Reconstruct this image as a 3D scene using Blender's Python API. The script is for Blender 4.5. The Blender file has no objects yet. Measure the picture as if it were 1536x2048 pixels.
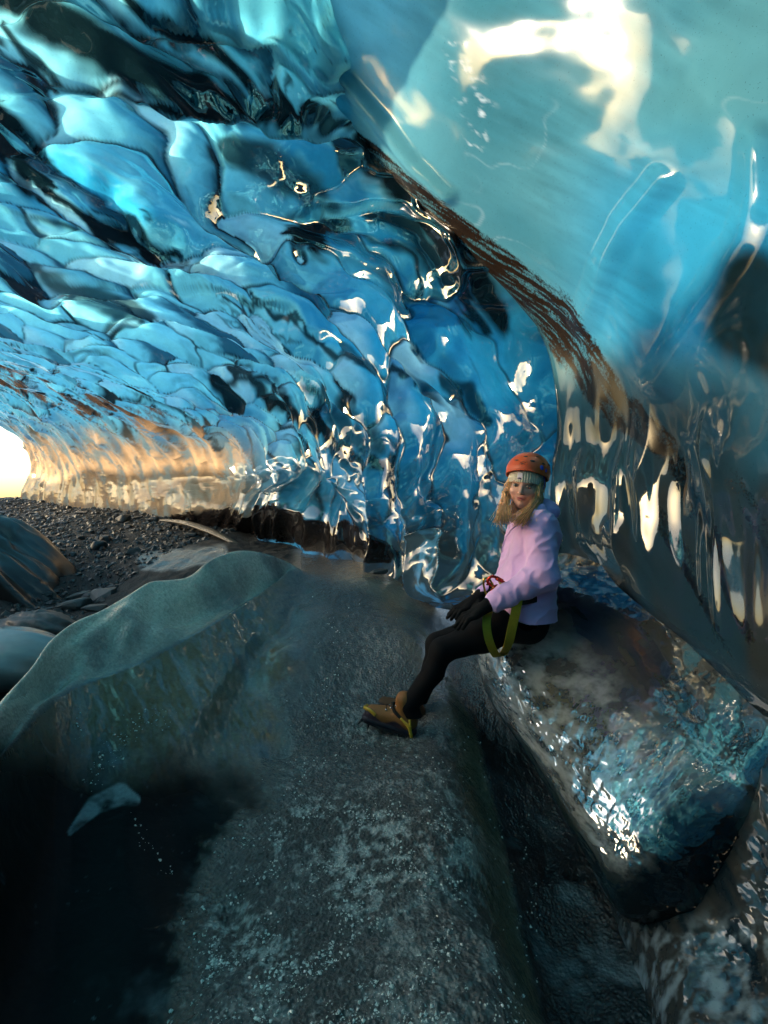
import bpy, bmesh, math, random
import numpy as np
from mathutils import Vector, Matrix

random.seed(7)
rng = np.random.default_rng(11)
scene = bpy.context.scene
COL = scene.collection
R = math.radians

# ------------------------------------------------------------------ camera
CAM_Z = 1.1          # metres above the ice under the boots
FPX = 960.0          # focal length in pixels of a 1536 x 2048 frame
cam_data = bpy.data.cameras.new('camera')
cam_data.sensor_fit = 'VERTICAL'
cam_data.sensor_height = 36.0
cam_data.lens = 36.0 * FPX / 2048.0
cam_data.clip_start = 0.02
cam_data.clip_end = 3000
cam = bpy.data.objects.new('camera', cam_data)
cam.location = (0, 0, CAM_Z)
cam.rotation_euler = (math.pi / 2, 0, 0)
COL.objects.link(cam)
scene.camera = cam

# ------------------------------------------------------------------ sky, sun, exposure
SUN_HEADING, SUN_ELEV = -94.0, 8.5      # heading: degrees right of +Y
world = bpy.data.worlds.new('World')
scene.world = world
world.use_nodes = True
wn = world.node_tree
sky = wn.nodes.new('ShaderNodeTexSky')
sky.sky_type = 'NISHITA'
sky.sun_disc = False
sky.sun_elevation = R(SUN_ELEV)
sky.sun_rotation = R(SUN_HEADING)
sky.dust_density = 2.6
wn.links.new(sky.outputs[0], wn.nodes['Background'].inputs[0])
wn.nodes['Background'].inputs[1].default_value = 0.15
sun_data = bpy.data.lights.new('sun', 'SUN')
sun_data.energy = 4.0
sun_data.angle = R(0.6)
sun_data.color = (1.0, 0.80, 0.58)
sun = bpy.data.objects.new('sun', sun_data)
_h, _e = R(SUN_HEADING), R(SUN_ELEV)
_sd = Vector((math.sin(_h) * math.cos(_e), math.cos(_h) * math.cos(_e), math.sin(_e)))
sun.rotation_euler = (-_sd).to_track_quat('-Z', 'Y').to_euler()
sun.location = _sd * 60
COL.objects.link(sun)
scene.view_settings.view_transform = 'Standard'
scene.view_settings.look = 'None'
scene.view_settings.gamma = 1.0
scene.view_settings.use_curve_mapping = False
scene.view_settings.exposure = 2.15
scene.render.engine = 'CYCLES'
scene.cycles.use_denoising = True
scene.cycles.max_bounces = 8
scene.cycles.diffuse_bounces = 3
scene.cycles.glossy_bounces = 4
scene.cycles.transmission_bounces = 4
scene.cycles.caustics_reflective = False
scene.cycles.caustics_refractive = False
scene.cycles.sample_clamp_indirect = 6.0

# ------------------------------------------------------------------ helpers
def P(px, py, d):
    """world point seen at (px, py) of the 1536 x 2048 photograph, d metres ahead"""
    return ((px - 768.0) / FPX * d, d, CAM_Z + (1024.0 - py) / FPX * d)

AX = np.array((-0.615, 0.788)); NX = np.array((0.788, 0.615))
def SN(s, n, z):
    """world point s metres along the tunnel, n metres to its right"""
    v = AX * s + NX * n
    return (v[0], v[1], z)

def sstep(a, b, x):
    t = np.clip((x - a) / (b - a), 0, 1)
    return t * t * (3 - 2 * t)

_perm = rng.permutation(512).astype(np.int32)
_ga = np.cos(np.arange(512) * 2.399).astype(np.float32); _gb = np.sin(np.arange(512) * 2.399).astype(np.float32)
_pa, _pb = _ga[_perm], _gb[_perm]
def noise2(x, y, seed=0):
    """Perlin noise, about -1..1"""
    x = np.asarray(x, np.float32); y = np.asarray(y, np.float32)
    x0 = np.floor(x); y0 = np.floor(y)
    xi = x0.astype(np.int32) + seed * 57; yi = y0.astype(np.int32) + seed * 131
    xf = x - x0; yf = y - y0
    r0 = _perm[xi & 511] + yi; r1 = _perm[(xi + 1) & 511] + yi
    u = xf * xf * xf * (xf * (xf * 6 - 15) + 10); v = yf * yf * yf * (yf * (yf * 6 - 15) + 10)
    def dot(k, dx, dy):
        k = k & 511
        return _pa[k] * dx + _pb[k] * dy
    a = dot(r0, xf, yf); b = dot(r1, xf - 1, yf)
    c = dot(r0 + 1, xf, yf - 1); d = dot(r1 + 1, xf - 1, yf - 1)
    a += (b - a) * u; c += (d - c) * u
    return 1.5 * (a + (c - a) * v)

def fbm2(x, y, o=4, seed=0, gain=0.5):
    t = 0; a = 1.0; n = 0
    for k in range(o):
        t = t + a * noise2(x * 2 ** k + 17.3 * k, y * 2 ** k - 9.1 * k, seed + k); n += a; a *= gain
    return t / n

def hash2(i, j, k):
    n = (i * 374761393 + j * 668265263 + k * 2147483647 * 3 + 12345) & 0xFFFFFFFF
    n = ((n ^ (n >> 13)) * 1274126177) & 0xFFFFFFFF
    n = n ^ (n >> 16)
    return (n & 0xFFFFFF) / float(0x1000000)

def cells(x, y, seed=0, jit=0.9, spread=0.25):
    """lower envelope of paraboloids = bowls that meet in cusps (scallops).
    returns height 0..~0.5, second height, a random number per bowl, offsets to its centre"""
    xi = np.floor(x).astype(np.int64); yi = np.floor(y).astype(np.int64)
    f1 = np.full(x.shape, 9.0); f2 = np.full(x.shape, 9.0)
    idn = np.zeros(x.shape); cx = np.zeros(x.shape); cy = np.zeros(x.shape)
    for dj in (-1, 0, 1):
        for di in (-1, 0, 1):
            i = xi + di; j = yi + dj
            px = i + 0.5 + jit * (hash2(i, j, seed) - 0.5)
            py = j + 0.5 + jit * (hash2(i, j, seed + 71) - 0.5)
            r = hash2(i, j, seed + 37)
            d = (x - px) ** 2 + (y - py) ** 2 + spread * (r - 0.5)
            m = d < f1
            f2 = np.where(m, f1, np.minimum(f2, d))
            f1 = np.where(m, d, f1)
            idn = np.where(m, hash2(i, j, seed + 5), idn)
            cx = np.where(m, x - px, cx); cy = np.where(m, y - py, cy)
    return f1, f2, idn, cx, cy

def blur(a, n=1):
    for _ in range(n):
        b = a.copy(); b[1:-1] = (a[:-2] + 2 * a[1:-1] + a[2:]) / 4
        a = b.copy(); a[:, 1:-1] = (b[:, :-2] + 2 * b[:, 1:-1] + b[:, 2:]) / 4
    return a

def catmull(net, u):
    """net (n, ...) sampled at float indices u"""
    n = net.shape[0]
    i = np.clip(np.floor(u).astype(int), 0, n - 2); t = (u - i).reshape((-1,) + (1,) * (net.ndim - 1))
    def g(k):
        return np.where((k < 0).reshape(t.shape), 2 * net[0] - net[1], np.where((k > n - 1).reshape(t.shape), 2 * net[-1] - net[-2], net[np.clip(k, 0, n - 1)]))
    p0, p1, p2, p3 = g(i - 1), g(i), g(i + 1), g(i + 2)
    return 0.5 * (2 * p1 + (p2 - p0) * t + (2 * p0 - 5 * p1 + 4 * p2 - p3) * t ** 2 + (3 * p1 - p0 - 3 * p2 + p3) * t ** 3)

def surf(net, us, vs):
    net = np.array(net, float)
    a = catmull(net, us)                       # (U, m, 3)
    return np.swapaxes(catmull(np.swapaxes(a, 0, 1), vs), 0, 1)

def grid_normals(p):
    n = np.cross(np.gradient(p, axis=0), np.gradient(p, axis=1))
    return n / np.maximum(np.linalg.norm(n, axis=2, keepdims=True), 1e-9)

def unproject(p):
    d = np.maximum(p[..., 1], 0.05)
    return 768 + FPX * p[..., 0] / d, 1024 - FPX * (p[..., 2] - CAM_Z) / d

def mesh_from(name, verts, faces, mat=None, smooth=True, attrs=None, parent=None, normals=None):
    verts = np.asarray(verts, np.float32).reshape(-1, 3); faces = np.asarray(faces, np.int32)
    me = bpy.data.meshes.new(name)
    k = faces.shape[1]
    me.vertices.add(len(verts)); me.vertices.foreach_set('co', verts.ravel())
    me.loops.add(faces.size); me.loops.foreach_set('vertex_index', faces.ravel())
    me.polygons.add(len(faces))
    me.polygons.foreach_set('loop_start', np.arange(0, faces.size, k, dtype=np.int32))
    me.polygons.foreach_set('use_smooth', np.full(len(faces), smooth))
    me.update(calc_edges=True)
    for an, val in (attrs or {}).items():
        val = np.asarray(val, np.float32)
        if val.ndim == 1:
            at = me.attributes.new(an, 'FLOAT', 'POINT'); at.data.foreach_set('value', val)
        else:
            at = me.attributes.new(an, 'FLOAT_COLOR', 'POINT')
            at.data.foreach_set('color', np.concatenate([val, np.ones((len(val), 1), np.float32)], 1).ravel())
    if normals is not None:
        me.normals_split_custom_set_from_vertices(np.asarray(normals, np.float32).reshape(-1, 3))
    o = bpy.data.objects.new(name, me)
    if mat: me.materials.append(mat)
    if parent is not None: o.parent = parent
    COL.objects.link(o)
    return o

def grid_faces(nu, nv, flip=False):
    i = np.arange(nu * nv).reshape(nu, nv)
    f = np.stack([i[:-1, :-1], i[1:, :-1], i[1:, 1:], i[:-1, 1:]], -1).reshape(-1, 4)
    return f[:, ::-1] if flip else f

def grid_obj(name, p, mat, attrs=None, face_to=None, parent=None, drop=None):
    """face_to: an inner point that the front side must see"""
    flip = False
    if face_to is not None:
        n = grid_normals(p)
        flip = np.sum((np.array(face_to) - p) * n) < 0
    at = {k: v.reshape(-1, 3) if v.ndim == 3 else v.ravel() for k, v in (attrs or {}).items()}
    fc = grid_faces(p.shape[0], p.shape[1], flip)
    if drop is not None: fc = fc[~drop.ravel()[fc].any(1)]
    return mesh_from(name, p, fc, mat, True, at, parent)

def tag(o, label=None, cat=None, group=None, kind=None):
    if label: o['label'] = label
    if cat: o['category'] = cat
    if group: o['group'] = group
    if kind: o['kind'] = kind
    return o

# ------------------------------------------------------------------ materials
def new_mat(name):
    m = bpy.data.materials.new(name); m.use_nodes = True
    nt = m.node_tree; nt.nodes.clear()
    out = nt.nodes.new('ShaderNodeOutputMaterial')
    return m, nt, out

def N(nt, typ, inputs=None, **props):
    n = nt.nodes.new(typ)
    for k, v in props.items(): setattr(n, k, v)
    for k, v in (inputs or {}).items():
        s = n.inputs[k]
        if isinstance(v, bpy.types.NodeSocket): nt.links.new(v, s)
        else: s.default_value = v
    return n

def noise_node(nt, scale, detail=3, rough=0.5, dist=0.0, vec=None):
    n = N(nt, 'ShaderNodeTexNoise', {'Scale': scale, 'Detail': detail, 'Roughness': rough, 'Distortion': dist})
    if vec is None:
        vec = N(nt, 'ShaderNodeTexCoord').outputs['Object']
    nt.links.new(vec, n.inputs['Vector'])
    return n

def math_node(nt, op, a, b=0.0, c=0.0):
    n = N(nt, 'ShaderNodeMath', operation=op)
    for i, v in enumerate((a, b, c)):
        if isinstance(v, bpy.types.NodeSocket): nt.links.new(v, n.inputs[i])
        else: n.inputs[i].default_value = v
    return n.outputs[0]

def mul_color(nt, col, fac):
    n = N(nt, 'ShaderNodeVectorMath', operation='SCALE')
    nt.links.new(col, n.inputs[0])
    if isinstance(fac, bpy.types.NodeSocket): nt.links.new(fac, n.inputs['Scale'])
    else: n.inputs['Scale'].default_value = fac
    return n.outputs[0]

def ice_material(name, ior=1.45, rough=0.035, bump=0.25, bscale=14.0, grain=0.12, body=0.35):
    """clear glacier ice: daylight passes through it (translucent, colour = what the ice lets
    through), a little scatters back, the wet skin mirrors.  Attributes: tint (colour let
    through), dirt (0..1 sediment frozen in, also painted lip glow), dirtcol, gloss (roughness added)"""
    m, nt, out = new_mat(name)
    tint = N(nt, 'ShaderNodeAttribute', attribute_name='tint').outputs['Color']
    dirt = N(nt, 'ShaderNodeAttribute', attribute_name='dirt').outputs['Fac']
    gl = N(nt, 'ShaderNodeAttribute', attribute_name='gloss').outputs['Fac']
    co = N(nt, 'ShaderNodeTexCoord').outputs['Object']
    nz = noise_node(nt, 9.0, 5, 0.65, 0.6, co).outputs['Fac']
    var = math_node(nt, 'MULTIPLY_ADD', nz, grain * 4, 1 - grain * 2)
    fine = noise_node(nt, 160.0, 2, 0.6, 0, co).outputs['Fac']
    speck = N(nt, 'ShaderNodeMapRange', {'Value': fine, 'From Min': 0.66, 'From Max': 0.72, 'To Min': 1.0, 'To Max': 0.55}).outputs[0]
    col = mul_color(nt, mul_color(nt, tint, var), speck)
    b1 = noise_node(nt, bscale, 2, 0.5, 0.3, co).outputs['Fac']
    b2 = noise_node(nt, bscale * 9, 3, 0.6, 0.0, co).outputs['Fac']
    hb = math_node(nt, 'MULTIPLY_ADD', b2, math_node(nt, 'MULTIPLY_ADD', gl, 0.6, 0.035), b1)
    bp = N(nt, 'ShaderNodeBump', {'Strength': bump, 'Distance': 0.02, 'Height': hb}).outputs[0]
    tr = N(nt, 'ShaderNodeBsdfTranslucent', {'Color': col}).outputs[0]
    dcol = mul_color(nt, col, body)
    df = N(nt, 'ShaderNodeBsdfDiffuse', {'Color': dcol, 'Normal': bp}).outputs[0]
    ice = N(nt, 'ShaderNodeAddShader', {0: tr, 1: df}).outputs[0]
    grit = noise_node(nt, 70.0, 6, 0.75, 0, co).outputs['Fac']
    dc = N(nt, 'ShaderNodeAttribute', attribute_name='dirtcol').outputs['Color']
    dcv = mul_color(nt, dc, math_node(nt, 'MULTIPLY_ADD', grit, 2.4, -0.2))
    dd = N(nt, 'ShaderNodeBsdfDiffuse', {'Color': dcv, 'Normal': bp}).outputs[0]
    df2 = math_node(nt, 'MULTIPLY', math_node(nt, 'ADD', dirt, math_node(nt, 'MULTIPLY_ADD', grit, 1.3, -0.95)), 2.6)
    df2 = N(nt, 'ShaderNodeClamp', {'Value': df2}).outputs[0]
    base = N(nt, 'ShaderNodeMixShader', {0: df2, 1: ice, 2: dd}).outputs[0]
    fr = N(nt, 'ShaderNodeFresnel', {'IOR': ior, 'Normal': bp}).outputs[0]
    fr = math_node(nt, 'MULTIPLY', fr, math_node(nt, 'SUBTRACT', 1.0, N(nt, 'ShaderNodeAttribute', attribute_name='dry').outputs['Fac']))
    mir = N(nt, 'ShaderNodeAttribute', attribute_name='film').outputs['Fac']      # thicker film of melt water: stronger mirror
    fr = math_node(nt, 'ADD', fr, math_node(nt, 'MULTIPLY', mir, math_node(nt, 'SUBTRACT', 1.0, fr)))
    rg = math_node(nt, 'ADD', math_node(nt, 'MULTIPLY', gl, 0.35), rough)
    gs = N(nt, 'ShaderNodeBsdfGlossy', {'Color': (0.96, 0.98, 1, 1), 'Roughness': rg, 'Normal': bp}).outputs[0]
    fin = N(nt, 'ShaderNodeMixShader', {0: fr, 1: base, 2: gs}).outputs[0]
    nt.links.new(fin, out.inputs[0])
    return m

def simple_mat(name, color, rough=0.6, metallic=0.0, var=0.15, vscale=30.0, bump=0.0, bscale=200.0, spec=0.5, sheen=0.0, coat=0.0):
    m, nt, out = new_mat(name)
    co = N(nt, 'ShaderNodeTexCoord').outputs['Object']
    nz = noise_node(nt, vscale, 4, 0.6, 0, co).outputs['Fac']
    rgb = N(nt, 'ShaderNodeRGB'); rgb.outputs[0].default_value = tuple(color) + (1,)
    col = mul_color(nt, rgb.outputs[0], math_node(nt, 'MULTIPLY_ADD', nz, var * 2, 1 - var))
    p = N(nt, 'ShaderNodeBsdfPrincipled', {'Base Color': col, 'Roughness': rough, 'Metallic': metallic, 'Specular IOR Level': spec,
                                          'Sheen Weight': sheen, 'Coat Weight': coat})
    if bump:
        b = noise_node(nt, bscale, 3, 0.6, 0, co).outputs['Fac']
        nt.links.new(N(nt, 'ShaderNodeBump', {'Strength': bump, 'Distance': 0.004, 'Height': b}).outputs[0], p.inputs['Normal'])
    nt.links.new(p.outputs[0], out.inputs[0])
    return m

def attr_mat(name, rough=0.6, spec=0.4, bump=0.0, bscale=200.0, var=0.12, vscale=40.0, sss=0.0, sheen=0.0, bdist=0.004):
    """base colour from the attribute tint"""
    m, nt, out = new_mat(name)
    co = N(nt, 'ShaderNodeTexCoord').outputs['Object']
    nz = noise_node(nt, vscale, 4, 0.6, 0, co).outputs['Fac']
    t = N(nt, 'ShaderNodeAttribute', attribute_name='tint').outputs['Color']
    col = mul_color(nt, t, math_node(nt, 'MULTIPLY_ADD', nz, var * 2, 1 - var))
    p = N(nt, 'ShaderNodeBsdfPrincipled', {'Base Color': col, 'Roughness': rough, 'Specular IOR Level': spec, 'Sheen Weight': sheen})
    if sss:
        p.inputs['Subsurface Weight'].default_value = sss
        p.inputs['Subsurface Radius'].default_value = (0.012, 0.005, 0.003)
        p.inputs['Subsurface Scale'].default_value = 0.5
    if bump:
        b = noise_node(nt, bscale, 3, 0.6, 0, co).outputs['Fac']
        nt.links.new(N(nt, 'ShaderNodeBump', {'Strength': bump, 'Distance': bdist, 'Height': b}).outputs[0], p.inputs['Normal'])
    nt.links.new(p.outputs[0], out.inputs[0])
    return m
# ================================================================== the cave
CYAN = np.array((0.19, 0.60, 0.72)); BLUE = np.array((0.03, 0.30, 0.50)); DEEP = np.array((0.006, 0.085, 0.16))
BLACK = np.array((0.0015, 0.006, 0.009)); TEAL = np.array((0.05, 0.22, 0.28)); PALE = np.array((0.42, 0.74, 0.86))
BROWN = np.array((0.055, 0.034, 0.022))
KT = 0.58
def mixc(a, b, f):
    return a + (b - a) * f[..., None]

def band(px, py, pts, w):
    """soft mask round a polyline given in frame pixels; w = half width (list or number)"""
    best = np.full(px.shape, 9e9); wid = np.full(px.shape, 1.0)
    ws = w if isinstance(w, (list, tuple)) else [w] * len(pts)
    for k in range(len(pts) - 1):
        ax, ay = pts[k]; bx, by = pts[k + 1]
        dx, dy = bx - ax, by - ay
        t = np.clip(((px - ax) * dx + (py - ay) * dy) / (dx * dx + dy * dy), 0, 1)
        d = np.hypot(px - ax - t * dx, py - ay - t * dy) / (ws[k] + (ws[k + 1] - ws[k]) * t)
        best = np.minimum(best, d)
    return best

# ---- far vault: arcs from the mouth (far) to the fold (near), each from the floor up and over
arcs = [
 [P(40,1035,13.8), P(45,985,13.5), P(62,930,13.3), P(35,870,13.0), P(-60,815,12.6), SN(16.6,-2.2,4.5), SN(16.6,-4.2,4.3), SN(16.6,-5.8,3.0), SN(16.6,-6.2,0.6)],
 [P(205,1055,10.2), P(205,1018,9.9), P(195,940,10), P(130,850,9.6), P(20,770,9.0), P(-150,700,8.6), SN(11.6,-3,4.2), SN(11.6,-4.9,3.0), SN(11.6,-5.5,0.4)],
 [P(400,1075,7.9), P(425,1022,7.1), P(445,950,7.3), P(405,860,7.0), P(250,770,6.4), P(0,680,5.8), SN(7.4,-2,3.55), SN(7.4,-3.9,2.7), SN(7.4,-4.5,0.3)],
 [P(560,1100,6.6), P(560,1025,5.7), P(622,930,5.9), P(575,800,5.6), P(420,680,5.2), P(100,560,4.6), SN(5.6,-1.6,3.6), SN(5.6,-3.7,2.7), SN(5.6,-4.3,0.2)],
 [P(760,1185,4.6), P(775,1120,4.4), P(800,980,4.5), P(770,800,4.5), P(600,600,4.3), P(250,420,3.9), SN(4.4,-1.2,3.85), SN(4.4,-3.5,2.9), SN(4.4,-4.2,0.1)],
 [P(895,1215,3.6), P(905,1150,3.55), P(940,1000,3.7), P(925,800,3.7), P(760,540,3.6), P(450,290,3.4), SN(3.3,-0.8,4.05), SN(3.3,-3.3,3.0), SN(3.3,-4.1,0.1)],
 [P(1005,1215,3.0), P(1020,1150,3.0), P(1045,1000,3.1), P(1060,800,3.2), P(920,480,3.15), P(640,150,3.0), SN(2.3,-0.5,4.25), SN(2.3,-3.1,3.1), SN(2.3,-4.0,0.1)],
 [P(1180,1230,2.85), P(1185,1150,2.85), P(1200,1000,2.95), P(1200,750,3.0), P(1080,350,2.95), P(800,0,2.8), SN(1.2,-0.4,4.4), SN(1.2,-3,3.2), SN(1.2,-4.0,0.1)],
]
us = np.concatenate([np.linspace(0, 2, 190, endpoint=False), np.linspace(2, 6.55, 420)])
vs = np.concatenate([np.linspace(0, 5.7, 600, endpoint=False), np.linspace(5.7, 8, 60)])
pa = surf(arcs, us, vs)
nu, nv = pa.shape[:2]
nrm = grid_normals(pa)
inner = np.array((-2.0, 3.0, 1.6))
if np.sum((inner - pa) * nrm) < 0: nrm = -nrm
tdown = -np.gradient(pa, axis=1); tdown /= np.maximum(np.linalg.norm(tdown, axis=2, keepdims=True), 1e-9)
du = np.linalg.norm(np.diff(pa, axis=0), axis=2)[:, 60:560].mean(1); U = np.concatenate([[0], np.cumsum(du)])
dv = np.linalg.norm(np.diff(pa, axis=1), axis=2)[150:].mean(0); V = np.concatenate([[0], np.cumsum(dv)])
UU = np.repeat(U[:, None], nv, 1); VV = np.repeat(V[None, :], nu, 0)
usz = np.interp(us, [0, 1, 2, 3, 4, 5, 6, 7], [0.30, 0.26, 0.24, 0.27, 0.34, 0.40, 0.40, 0.36])
US = np.concatenate([[0], np.cumsum(np.diff(U) / usz[1:])])[:, None] + 0 * VV      # scallops per metre change along the tunnel
vsz = np.interp(us, [0, 2, 3, 4, 5, 6, 7], [0.5, 0.5, 0.62, 0.8, 1.0, 1.1, 1.0])[:, None]
VS = VV / vsz
wx = 1.15 * fbm2(UU * 0.9, VV * 0.8, 4, 3); wy = 0.95 * fbm2(UU * 0.9 + 40, VV * 0.9, 4, 8)
X = US + wx + 0.55 * VS; Y = VS + wy
f1, f2, idn, cx, cy = cells(X, Y, 1, 1.0, 0.75)
g1, g2, idg, gx, gy = cells(X * 2.1 + 7 + 0.6 * wx, Y * 1.7 + 3 - 0.5 * wx, 9, 1.0, 0.6)
sz = np.sqrt(usz[:, None] * vsz)
part = sstep(0.0, 0.5, fbm2(UU * 0.9 + 9, VV * 0.8, 2, 21) + 0.15)             # where small cups show inside the large ones
edge1 = np.clip(f2 - f1, 0, 1); edge2 = np.clip(g2 - g1, 0, 1)
hbig = np.clip(f1, -0.5, 0.9); hsm = np.clip(g1, -0.3, 0.9)
roll = fbm2(UU * 0.8, VV * 0.55, 3, 31)
h = sz * ((0.42 + 0.12 * sstep(1.5, 3.5, US * 0 + us[:, None])) * blur(hbig, 2) + 0.11 * part * (1 - 0.7 * sstep(520, 640, unproject(pa)[0]) * sstep(600, 720, unproject(pa)[1])) * blur(hsm, 1)) + 0.10 * roll * sz
vein = fbm2(UU * 1.05 + 0.75 * VV + 0.5 * wx, VV * 0.30, 3, 83)
veinl = np.exp(-(vein / 0.030) ** 2) * sstep(-0.25, 0.2, fbm2(UU * 0.7, VV * 0.7 + 8, 2, 85))
h = h + sz * 0.16 * sstep(-0.055, 0.06, vein) * (0.4 + 0.6 * sstep(-0.3, 0.3, fbm2(UU, VV * 0.5, 2, 87)))
calm = 1 - 0.75 * sstep(520, 640, unproject(pa)[0]) * sstep(600, 720, unproject(pa)[1])
thin = calm * 0.4 + calm * 0.6 * sstep(-0.2, 0.3, fbm2(UU * 1.5 + 4, VV * 1.5, 2, 73))
h = h + sz * thin * (0.050 * np.exp(-(edge1 / 0.045) ** 2) + 0.028 * part * np.exp(-(edge2 / 0.07) ** 2))
h = h + 0.007 * fbm2(UU * 7 + 2 * wx, VV * 3, 3, 77) + 0.006 * sz * (1 - np.abs(fbm2(UU * 9 + 5 * VV + 3 * wx, VV * 1.6, 2, 79)) * 2)
# curtains of drooping lobes beside the fold (upright flutes)
upx, upy = unproject(pa)
flute = sstep(900, 980, upx) * sstep(560, 700, upy)
flc = 0.5 + 0.5 * np.sin((upx + 26 * fbm2(UU * 3, VV * 1.5, 2, 5) * 2) / 21.0)
h = h * (1 - 0.6 * flute) + flute * 0.06 * (flc ** 1.3) * (0.6 + 0.4 * fbm2(UU * 2, VV * 3, 2, 6))
basefade = sstep(0.0, 0.5, VV)
amb0 = (1 - sstep(400, 560, upx)) * sstep(820, 940, upy)
h *= 1 - 0.55 * amb0
h *= 0.35 + 0.65 * basefade
h = blur(h, 1)
disp = nrm * h[..., None] + tdown * (0.55 * h * (0.3 + 0.7 * sstep(0.3, 1.5, VV)))[..., None]
pa2 = pa + disp
# what the ice is like inside: looked at through the cups (lens shift by the local slope)
gu = np.gradient(h, axis=0) / np.maximum(np.gradient(UU, axis=0), 1e-4); gv = np.gradient(h, axis=1) / np.maximum(np.gradient(VV, axis=1), 1e-4)
LU = UU + 0.45 * np.clip(gu, -1.2, 1.2); LV = VV + 0.45 * np.clip(gv, -1.2, 1.2)
apx, apy = unproject(pa2)
depthn = fbm2(LU * 0.9 + 3, LV * 0.45, 4, 51)
tint = mixc(np.broadcast_to(BLUE, pa.shape), CYAN, sstep(-0.45, 0.35, depthn + 0.35 * (idn - 0.5)))
tint = mixc(tint, PALE, sstep(0.25, 0.75, fbm2(LU * 2.2, LV * 1.4, 4, 61) + 0.25 * (idg - 0.5)) * 0.55)
# older, bluer and denser ice low on the wall by the fold; paler ice where the roof is thin
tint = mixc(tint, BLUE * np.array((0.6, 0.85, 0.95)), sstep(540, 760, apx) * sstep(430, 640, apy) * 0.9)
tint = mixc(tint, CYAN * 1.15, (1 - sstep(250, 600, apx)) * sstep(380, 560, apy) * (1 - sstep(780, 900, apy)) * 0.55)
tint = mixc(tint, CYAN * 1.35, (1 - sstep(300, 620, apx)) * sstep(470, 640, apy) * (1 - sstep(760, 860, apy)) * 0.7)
tint = mixc(tint, TEAL, sstep(0.1, 0.6, fbm2(LU * 1.4 + 30, LV * 0.9, 3, 91)) * 0.45)
# clear black ice: long streaks that run with the layers
qx = apx + 24 * np.clip(gu, -1, 1) + 16 * fbm2(UU * 2, VV * 2, 3, 14); qy = apy + 24 * np.clip(gv, -1, 1) + 16 * fbm2(UU * 2 + 9, VV * 2, 3, 15)
dk = np.zeros(apx.shape)
STN = 0.55 * fbm2(UU * 4.5 + 2.5 * VV, VV * 1.3, 4, 113, 0.6)
def streak(pts, w, soft=0.45, k=1.0):
    global dk
    d = band(qx, qy, pts, w) + STN
    dk = np.maximum(dk, k * (1 - sstep(0.85 - soft, 1 + soft * 0.7, d)))
streak([(-80,-60), (100,40), (260,120), (420,190), (560,225)], [40, 60, 62, 42, 10], 0.35)
streak([(180,-40), (380,80), (520,180), (640,230)], [14, 22, 20, 8], 0.5)
streak([(-40,200), (20,290), (60,350), (105,375)], [30, 42, 36, 14], 0.4)
streak([(0,60), (60,130), (110,190)], [12, 18, 10], 0.5, 0.9)
streak([(80,385), (180,440), (260,480), (340,510)], [10, 20, 20, 8], 0.4)
streak([(300,210), (420,215), (560,230), (690,250)], [16, 34, 30, 16], 0.5)
streak([(450,300), (560,330), (640,380)], [30, 40, 26], 0.5, 0.85)
streak([(570,480), (630,470), (680,440)], [16, 44, 20], 0.4)
streak([(700,300), (800,360), (880,440), (960,560), (1010,650)], [28, 40, 46, 44, 30], 0.4)
streak([(740,420), (820,460), (900,560), (960,660)], [16, 30, 34, 20], 0.5, 0.9)
streak([(60,545), (150,580), (230,610), (280,640)], [18, 34, 34, 16], 0.5, 0.8)
streak([(460,735), (510,770), (545,800)], [14, 26, 18], 0.4, 0.9)
streak([(520,790), (600,830), (680,880), (740,930)], [10, 18, 22, 14], 0.4)
streak([(620,820), (690,840), (740,880)], [14, 28, 24], 0.6, 0.75)
streak([(880,760), (930,800), (960,830)], [16, 24, 14], 0.4, 0.8)
streak([(440,580), (520,620), (640,690), (760,740), (800,760)], [5, 7, 8, 9, 5], 0.5, 0.85)
rnd = sstep(0.30, 0.55, fbm2(LU * 1.9 + 11, LV * 0.75 + 5, 4, 111)) * 0.8
dk = np.maximum(dk, rnd * (1 - 0.5 * sstep(650, 800, apy)))
crease = (1 - sstep(0.03, 0.10, edge1)) * (0.55 + 0.75 * fbm2(UU * 2.4, VV * 2.4, 3, 119)) * sstep(0.05, 0.35, hash2((idn * 4096).astype(np.int64), (idn * 9999).astype(np.int64), 3))  # darker lines along the ridges between cups
dk = np.maximum(dk, np.clip(1.2 * crease, 0, 0.9))
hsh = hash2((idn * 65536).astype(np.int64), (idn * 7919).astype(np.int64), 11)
cres = sstep(0.05, 0.42, -cy + 0.45 * cx + 0.12 * fbm2(LU * 5, LV * 5, 2, 117)) * sstep(0.42, 0.60, hsh)  # dark lower side of cups painted in, as if refracting the floor
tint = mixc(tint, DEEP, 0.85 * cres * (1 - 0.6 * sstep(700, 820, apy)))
tint = mixc(tint, PALE, 0.5 * sstep(0.0, 0.4, cy - 0.3 * cx) * sstep(0.4, 0.7, hsh))  # bright upper side of cups painted in, as if facing the mouth
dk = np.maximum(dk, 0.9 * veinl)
dk = np.maximum(dk, 0.92 * sstep(0.22, 0.40, -cy + 0.45 * cx) * sstep(0.78, 0.86, hsh))  # stronger painted crescents on a few cups
tint = mixc(tint, BLACK, np.clip(dk, 0, 0.97))
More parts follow.
